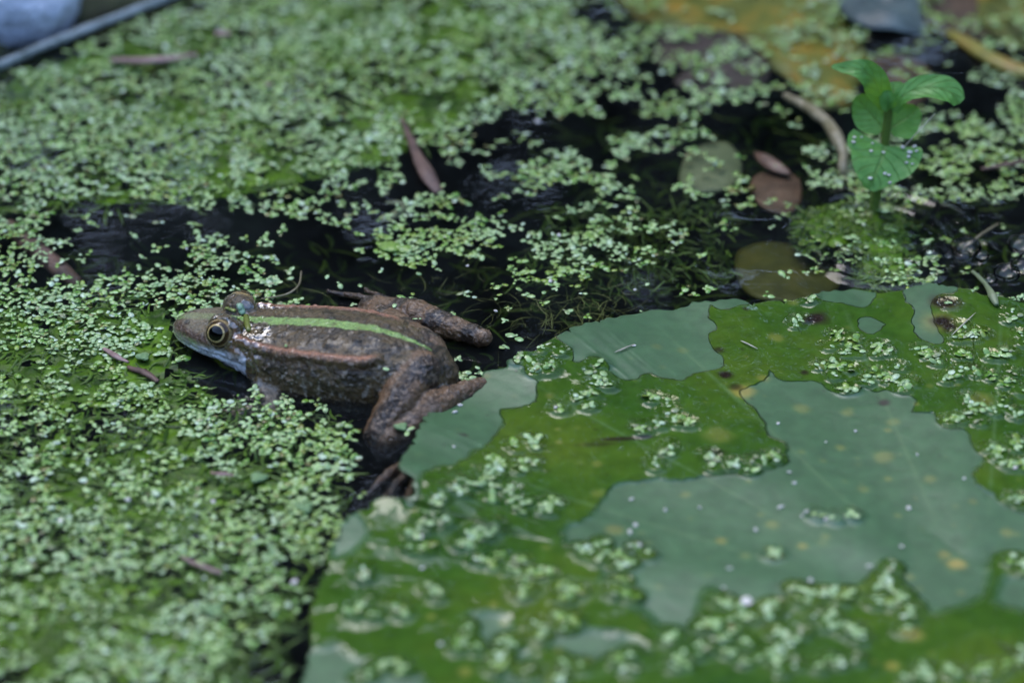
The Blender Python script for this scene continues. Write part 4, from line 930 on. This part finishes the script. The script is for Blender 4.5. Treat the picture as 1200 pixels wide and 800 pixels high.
# pale crumbs on the pad and the water
CR = [mesh('crumb', *blob(.55*mm, .4*mm, .25*mm, k, .4, 10, 6, 4), m_speck) for k in range(5)]
def crumb(x, y, z, label, group=None, s=1):
    o = obj('crumb', CR[int(rng.integers(5))], label=label, cat='crumb', group=group, loc=(x, y, z)); o.rotation_euler = (0, 0, rng.uniform(0, 6)); o.scale = tuple(s*rng.uniform(.45, 1.0, 3))
for (px, py, s) in [(539, 470, 1.8), (533, 480, 2), (532, 528, 1.5), (651, 476, 1.6), (820, 591, 2), (931, 565, 1.6), (925, 552, 1.5), (915, 592, 2), (940, 603, 1.5), (875, 703, 4), (1065, 590, 2), (1057, 635, 1.8), (1019, 658, 1.8), (950, 677, 1.9), (855, 665, 1.6), (848, 688, 1.6), (743, 409, 1.4), (494, 635, 2), (495, 667, 2), (738, 621, 2.2), (748, 638, 2.6), (745, 612, 2), (740, 580, 1.5), (780, 593, 2), (516, 749, 2), (1075, 530, 1.6), (968, 514, 1.2), (912, 493, 1.2), (1130, 560, 1.4), (1190, 545, 2), (886, 617, 1.6), (968, 607, 1.6), (1003, 500, 1.4), (945, 598, 1.4)]:
    g = G(px, py, .0025); z = float(pad_z(np.array([g[0]]), np.array([g[1]]))[0]); crumb(g[0], g[1], z+.0002, 'whitish crumb on the lily pad\'s '+place(px, py), 'whitish crumbs on the lily pad', s)
for (px, py, s) in [(548, 314, 1.3), (581, 367, 1.6), (744, 342, 1.6), (219, 294, 1.4), (71, 613, 3), (150, 588, 2), (645, 332, 1.8), (522, 280, 1.6), (655, 278, 1.6), (630, 145, 2.5), (250, 590, 2), (345, 684, 2.4)]:
    g = G(px, py, 0); crumb(g[0], g[1], .0008, 'whitish crumb afloat'+(' beside the frog\'s legs' if 500 < px < 760 and py > 300 else ' in the far duckweed' if py < 300 else ' in the near duckweed mat'), 'whitish crumbs floating on the water', s)

# ------------------------------------------------------------------ bubbles
for (px, py, r, lab) in [(1132, 290, 4.6, 'large clear bubble beside the thin brown stem'), (1128, 302, 3.2, 'clear bubble touching the large bubble on its near side'), (1180, 320, 4.0, 'clear bubble between the lily pad edge and the far bubbles'), (1197, 287, 4.4, 'clear bubble at the picture edge, farther from the pad'), (1198, 312, 3.8, 'clear bubble at the picture edge, closer to the pad'), (1092, 298, 3.4, 'flat bubble between the seedling and the large bubble'), (1065, 305, 1.7, 'tiny bubble beside the drowned green foliage'), (1112, 300, 1.8, 'tiny bubble beside the flat bubble'), (1160, 328, 2.2, 'small bubble near the floating green leaf'), (1075, 308, 1.4, 'tiniest bubble against the duckweed clump'), (1150, 300, 2.4, 'small bubble on the far flank of the large bubble')]:
    V, F = blob(r*mm, r*mm, r*mm*.62, 1, 0, 28, 16); g = G(px, py)
    obj('bubble', mesh('bubble', V, F, mb), label=lab, cat='bubble', loc=(g[0], g[1], .0001), group='bubbles on the dark water')

# ------------------------------------------------------------------ upright seedling
def pixel_plane(px, py, yoff):
    """point seen at a pixel on the vertical plane y = yoff"""
    d = FW+np.array([1., 0, 0])*(px-600)/FPX+UP*(400-py)/FPX
    return EYE+d*((yoff-EYE[1])/d[1])
SB0 = G(1024, 247, 0)
mlf, t, b = mat('seedling_leaf')
vv = attr(t, 'across'); al = attr(t, 'along'); nn = noise(t, 350, 3)
c = ramp(t, nn, [(.3, (.09, .25, .05)), (.7, (.15, .34, .08))])
wv = N(t, 'ShaderNodeMath', operation='SINE'); t.links.new(math_(t, 'SUBTRACT', math_(t, 'MULTIPLY', al, 42.0), math_(t, 'MULTIPLY', math_(t, 'ABSOLUTE', vv), 12.0)), wv.inputs[0])
vs = ramp(t, wv.outputs[0], [(.90, (0, 0, 0)), (1.0, (1, 1, 1))]); md = ramp(t, math_(t, 'ABSOLUTE', vv), [(.02, (1, 1, 1)), (.07, (0, 0, 0))])
c = mixc(t, math_(t, 'MULTIPLY', vs, .25), c, (.12, .22, .08)); c = mixc(t, math_(t, 'MULTIPLY', md, .6), c, (.15, .26, .08))
t.links.new(c, b.inputs['Base Color']); b.inputs['Roughness'].default_value = .36; b.inputs['Specular IOR Level'].default_value = .34
bump(t, b, math_(t, 'ADD', nn, math_(t, 'MULTIPLY', math_(t, 'ADD', vs, md), -.8)), .0004)
trn = N(t, 'ShaderNodeBsdfTranslucent'); trn.inputs[0].default_value = (.22, .5, .03, 1); ms = N(t, 'ShaderNodeMixShader'); ms.inputs[0].default_value = .36
ou = t.nodes['Material Output']; t.links.new(b.outputs[0], ms.inputs[1]); t.links.new(trn.outputs[0], ms.inputs[2]); t.links.new(ms.outputs[0], ou.inputs['Surface'])
m_stem = simple('seedling_stem', (.06, .11, .015), (.12, .18, .03), 200, .4, .0003)
seed = obj('seedling', None, label='upright green seedling with heart-shaped lower leaf rising from dark water', cat='plant', loc=SB0)
y0 = SB0[1]
stem = catmull(np.array([SB0+np.array([0, 0, -.03]), SB0+np.array([0, 0, -.006]), pixel_plane(1027, 225, y0), pixel_plane(1034, 190, y0), pixel_plane(1038, 160, y0), pixel_plane(1041, 130, y0), pixel_plane(1043, 118, y0)]), 6)
V, F = tube(stem, np.linspace(1.9, 1.15, len(stem))*mm, 10)
obj('stem', mesh('stem', V-SB0, F, m_stem), seed)
def leaf(mid, wid, nrm, cup=.25, heart=0, label=None, nw=9, wave=0):
    """mid: points (px,py,dy mm) along the midrib from the stem; wid mm; nrm: approximate facing normal"""
    M = catmull(np.array([pixel_plane(a_, b_, y0+c_*mm) for a_, b_, c_ in mid]), 5); n = len(M); W_ = np.interp(np.linspace(0, 1, n), np.linspace(0, 1, len(wid)), wid)
    k = np.ones(5)/5; W_ = np.convolve(np.pad(W_, 2, mode='edge'), k, 'valid'); W_[-1] = .1; T = np.gradient(M, axis=0); T /= np.linalg.norm(T, axis=1)[:, None]
    nr = np.array(nrm, float); V = []; A = []; L = []
    for i in range(n):
        sd = np.cross(T[i], nr); sd /= np.linalg.norm(sd); up = np.cross(sd, T[i])
        for j in range(nw):
            u = j/(nw-1)*2-1
            p = M[i]+sd*u*W_[i]*mm+up*(cup*u*u*W_[i]*mm*(1 if cup else 0)+wave*mm*math.sin(i*.9+u*2)*abs(u))
            if heart and i < n*.35: p = p-T[i]*heart*mm*abs(u)*(1-i/(n*.35))
            V.append(p); A.append(u); L.append(i/(n-1))
    V = np.array(V); F = [(i*nw+j, i*nw+j+1, (i+1)*nw+j+1, (i+1)*nw+j) for i in range(n-1) for j in range(nw-1)]
    return obj('leaf', mesh('leaf', V-SB0, F, mlf, True, None, {'across': A, 'along': L}), seed, label), V
CAMN = (0, -.75, .66)
_, lowV = leaf([(1037, 171, -2), (1036, 175, -3), (1033, 187, -6), (1027, 200, -9), (1022, 213, -11), (1018, 223, -12)], [10, 11.6, 10.8, 8.0, 4.6, .8], (0.05, -.5, .86), .12, 2.2, 'broad heart-shaped lower leaf dotted with pale specks', 13, .25)
leaf([(1036, 152, 2), (1026, 140, 4), (1014, 126, 6), (1004, 112, 7)], [2.0, 6.0, 5.2, 1.0], (-.2, -.8, .55), .15)
leaf([(1042, 152, 2), (1052, 145, 4), (1064, 137, 6), (1077, 127, 7)], [2.0, 6.2, 5.4, 1.0], (.3, -.7, .62), .15)
leaf([(1038, 128, 0), (1032, 110, 0), (1022, 92, -1), (1008, 82, -1), (990, 80, 0), (974, 78, 1)], [1.5, 3.6, 4.2, 3.2, 1.8, .5], (-.35, -.55, .75), .25, 0, None, 9, .2)
leaf([(1043, 130, -1), (1046, 118, 0), (1047, 106, 3), (1046, 96, 5)], [2.2, 4.4, 4.4, 1.6], (0, -.55, .83), .3)
leaf([(1044, 128, -1), (1057, 113, -1), (1075, 104, -1), (1098, 103, -2), (1116, 110, -3), (1124, 122, -4)], [1.2, 2.6, 3.6, 4.4, 4.2, 1.4], (.1, -.5, .86), .2, 0, None, 9, .2)
leaf([(1043, 128, -2), (1041, 122, -2.5), (1040, 114, -2), (1039, 106, -1)], [1.2, 2.6, 2.6, .6], (0, -.85, .4), .35)
# specks on the lower leaf
sp_ = []
for (px, py, s) in [(998, 160, 1), (1002, 166, 1.3), (1017, 178, 1.1), (1007, 160, .6), (1021, 209, 1.3), (1037, 205, 1.1), (1043, 206, 1), (1042, 215, 1.1), (1058, 174, 1.2), (1056, 170, 1), (1069, 180, 1.6), (1066, 184, 1.3), (1074, 168, 1.2), (1060, 190, 1), (1032, 178, 1), (1076, 178, 1), (1068, 193, .8), (1025, 170, .8)]:
    pr = np.stack(proj(lowV), -1); i = np.argmin(np.hypot(pr[:, 0]-px, pr[:, 1]-py)); v, f = blob(.55*s*mm, .4*s*mm, .35*s*mm, int(px), .4, 8, 5); sp_.append((v+lowV[i]+np.array([0, -.0003, .0003])-SB0, f))
for v, f in sp_: obj('speck', mesh('speck', v, f, m_speck), seed)
P = np.array([pixel_plane(1060, 172, y0-.006), pixel_plane(1075, 155, y0-.006), pixel_plane(1096, 133, y0-.004)]); V, F = tube(catmull(P, 5), .00014, 5); obj('hair', mesh('hair', V-SB0, F, m_straw), seed)

# drowned mossy foliage round the seedling's foot
regs = [([(936, 262), (950, 246), (985, 236), (1040, 234), (1062, 250), (1058, 280), (1050, 300), (1000, 275), (965, 285), (940, 285)], 1300, 6, -4.5, .1, .7), ([(1005, 275), (1058, 270), (1062, 335), (1010, 335)], 700, 6, -4, .4, .5)]
strands('drowned_foliage', regs, ((.022, .062, .002), (.085, .15, .008)))
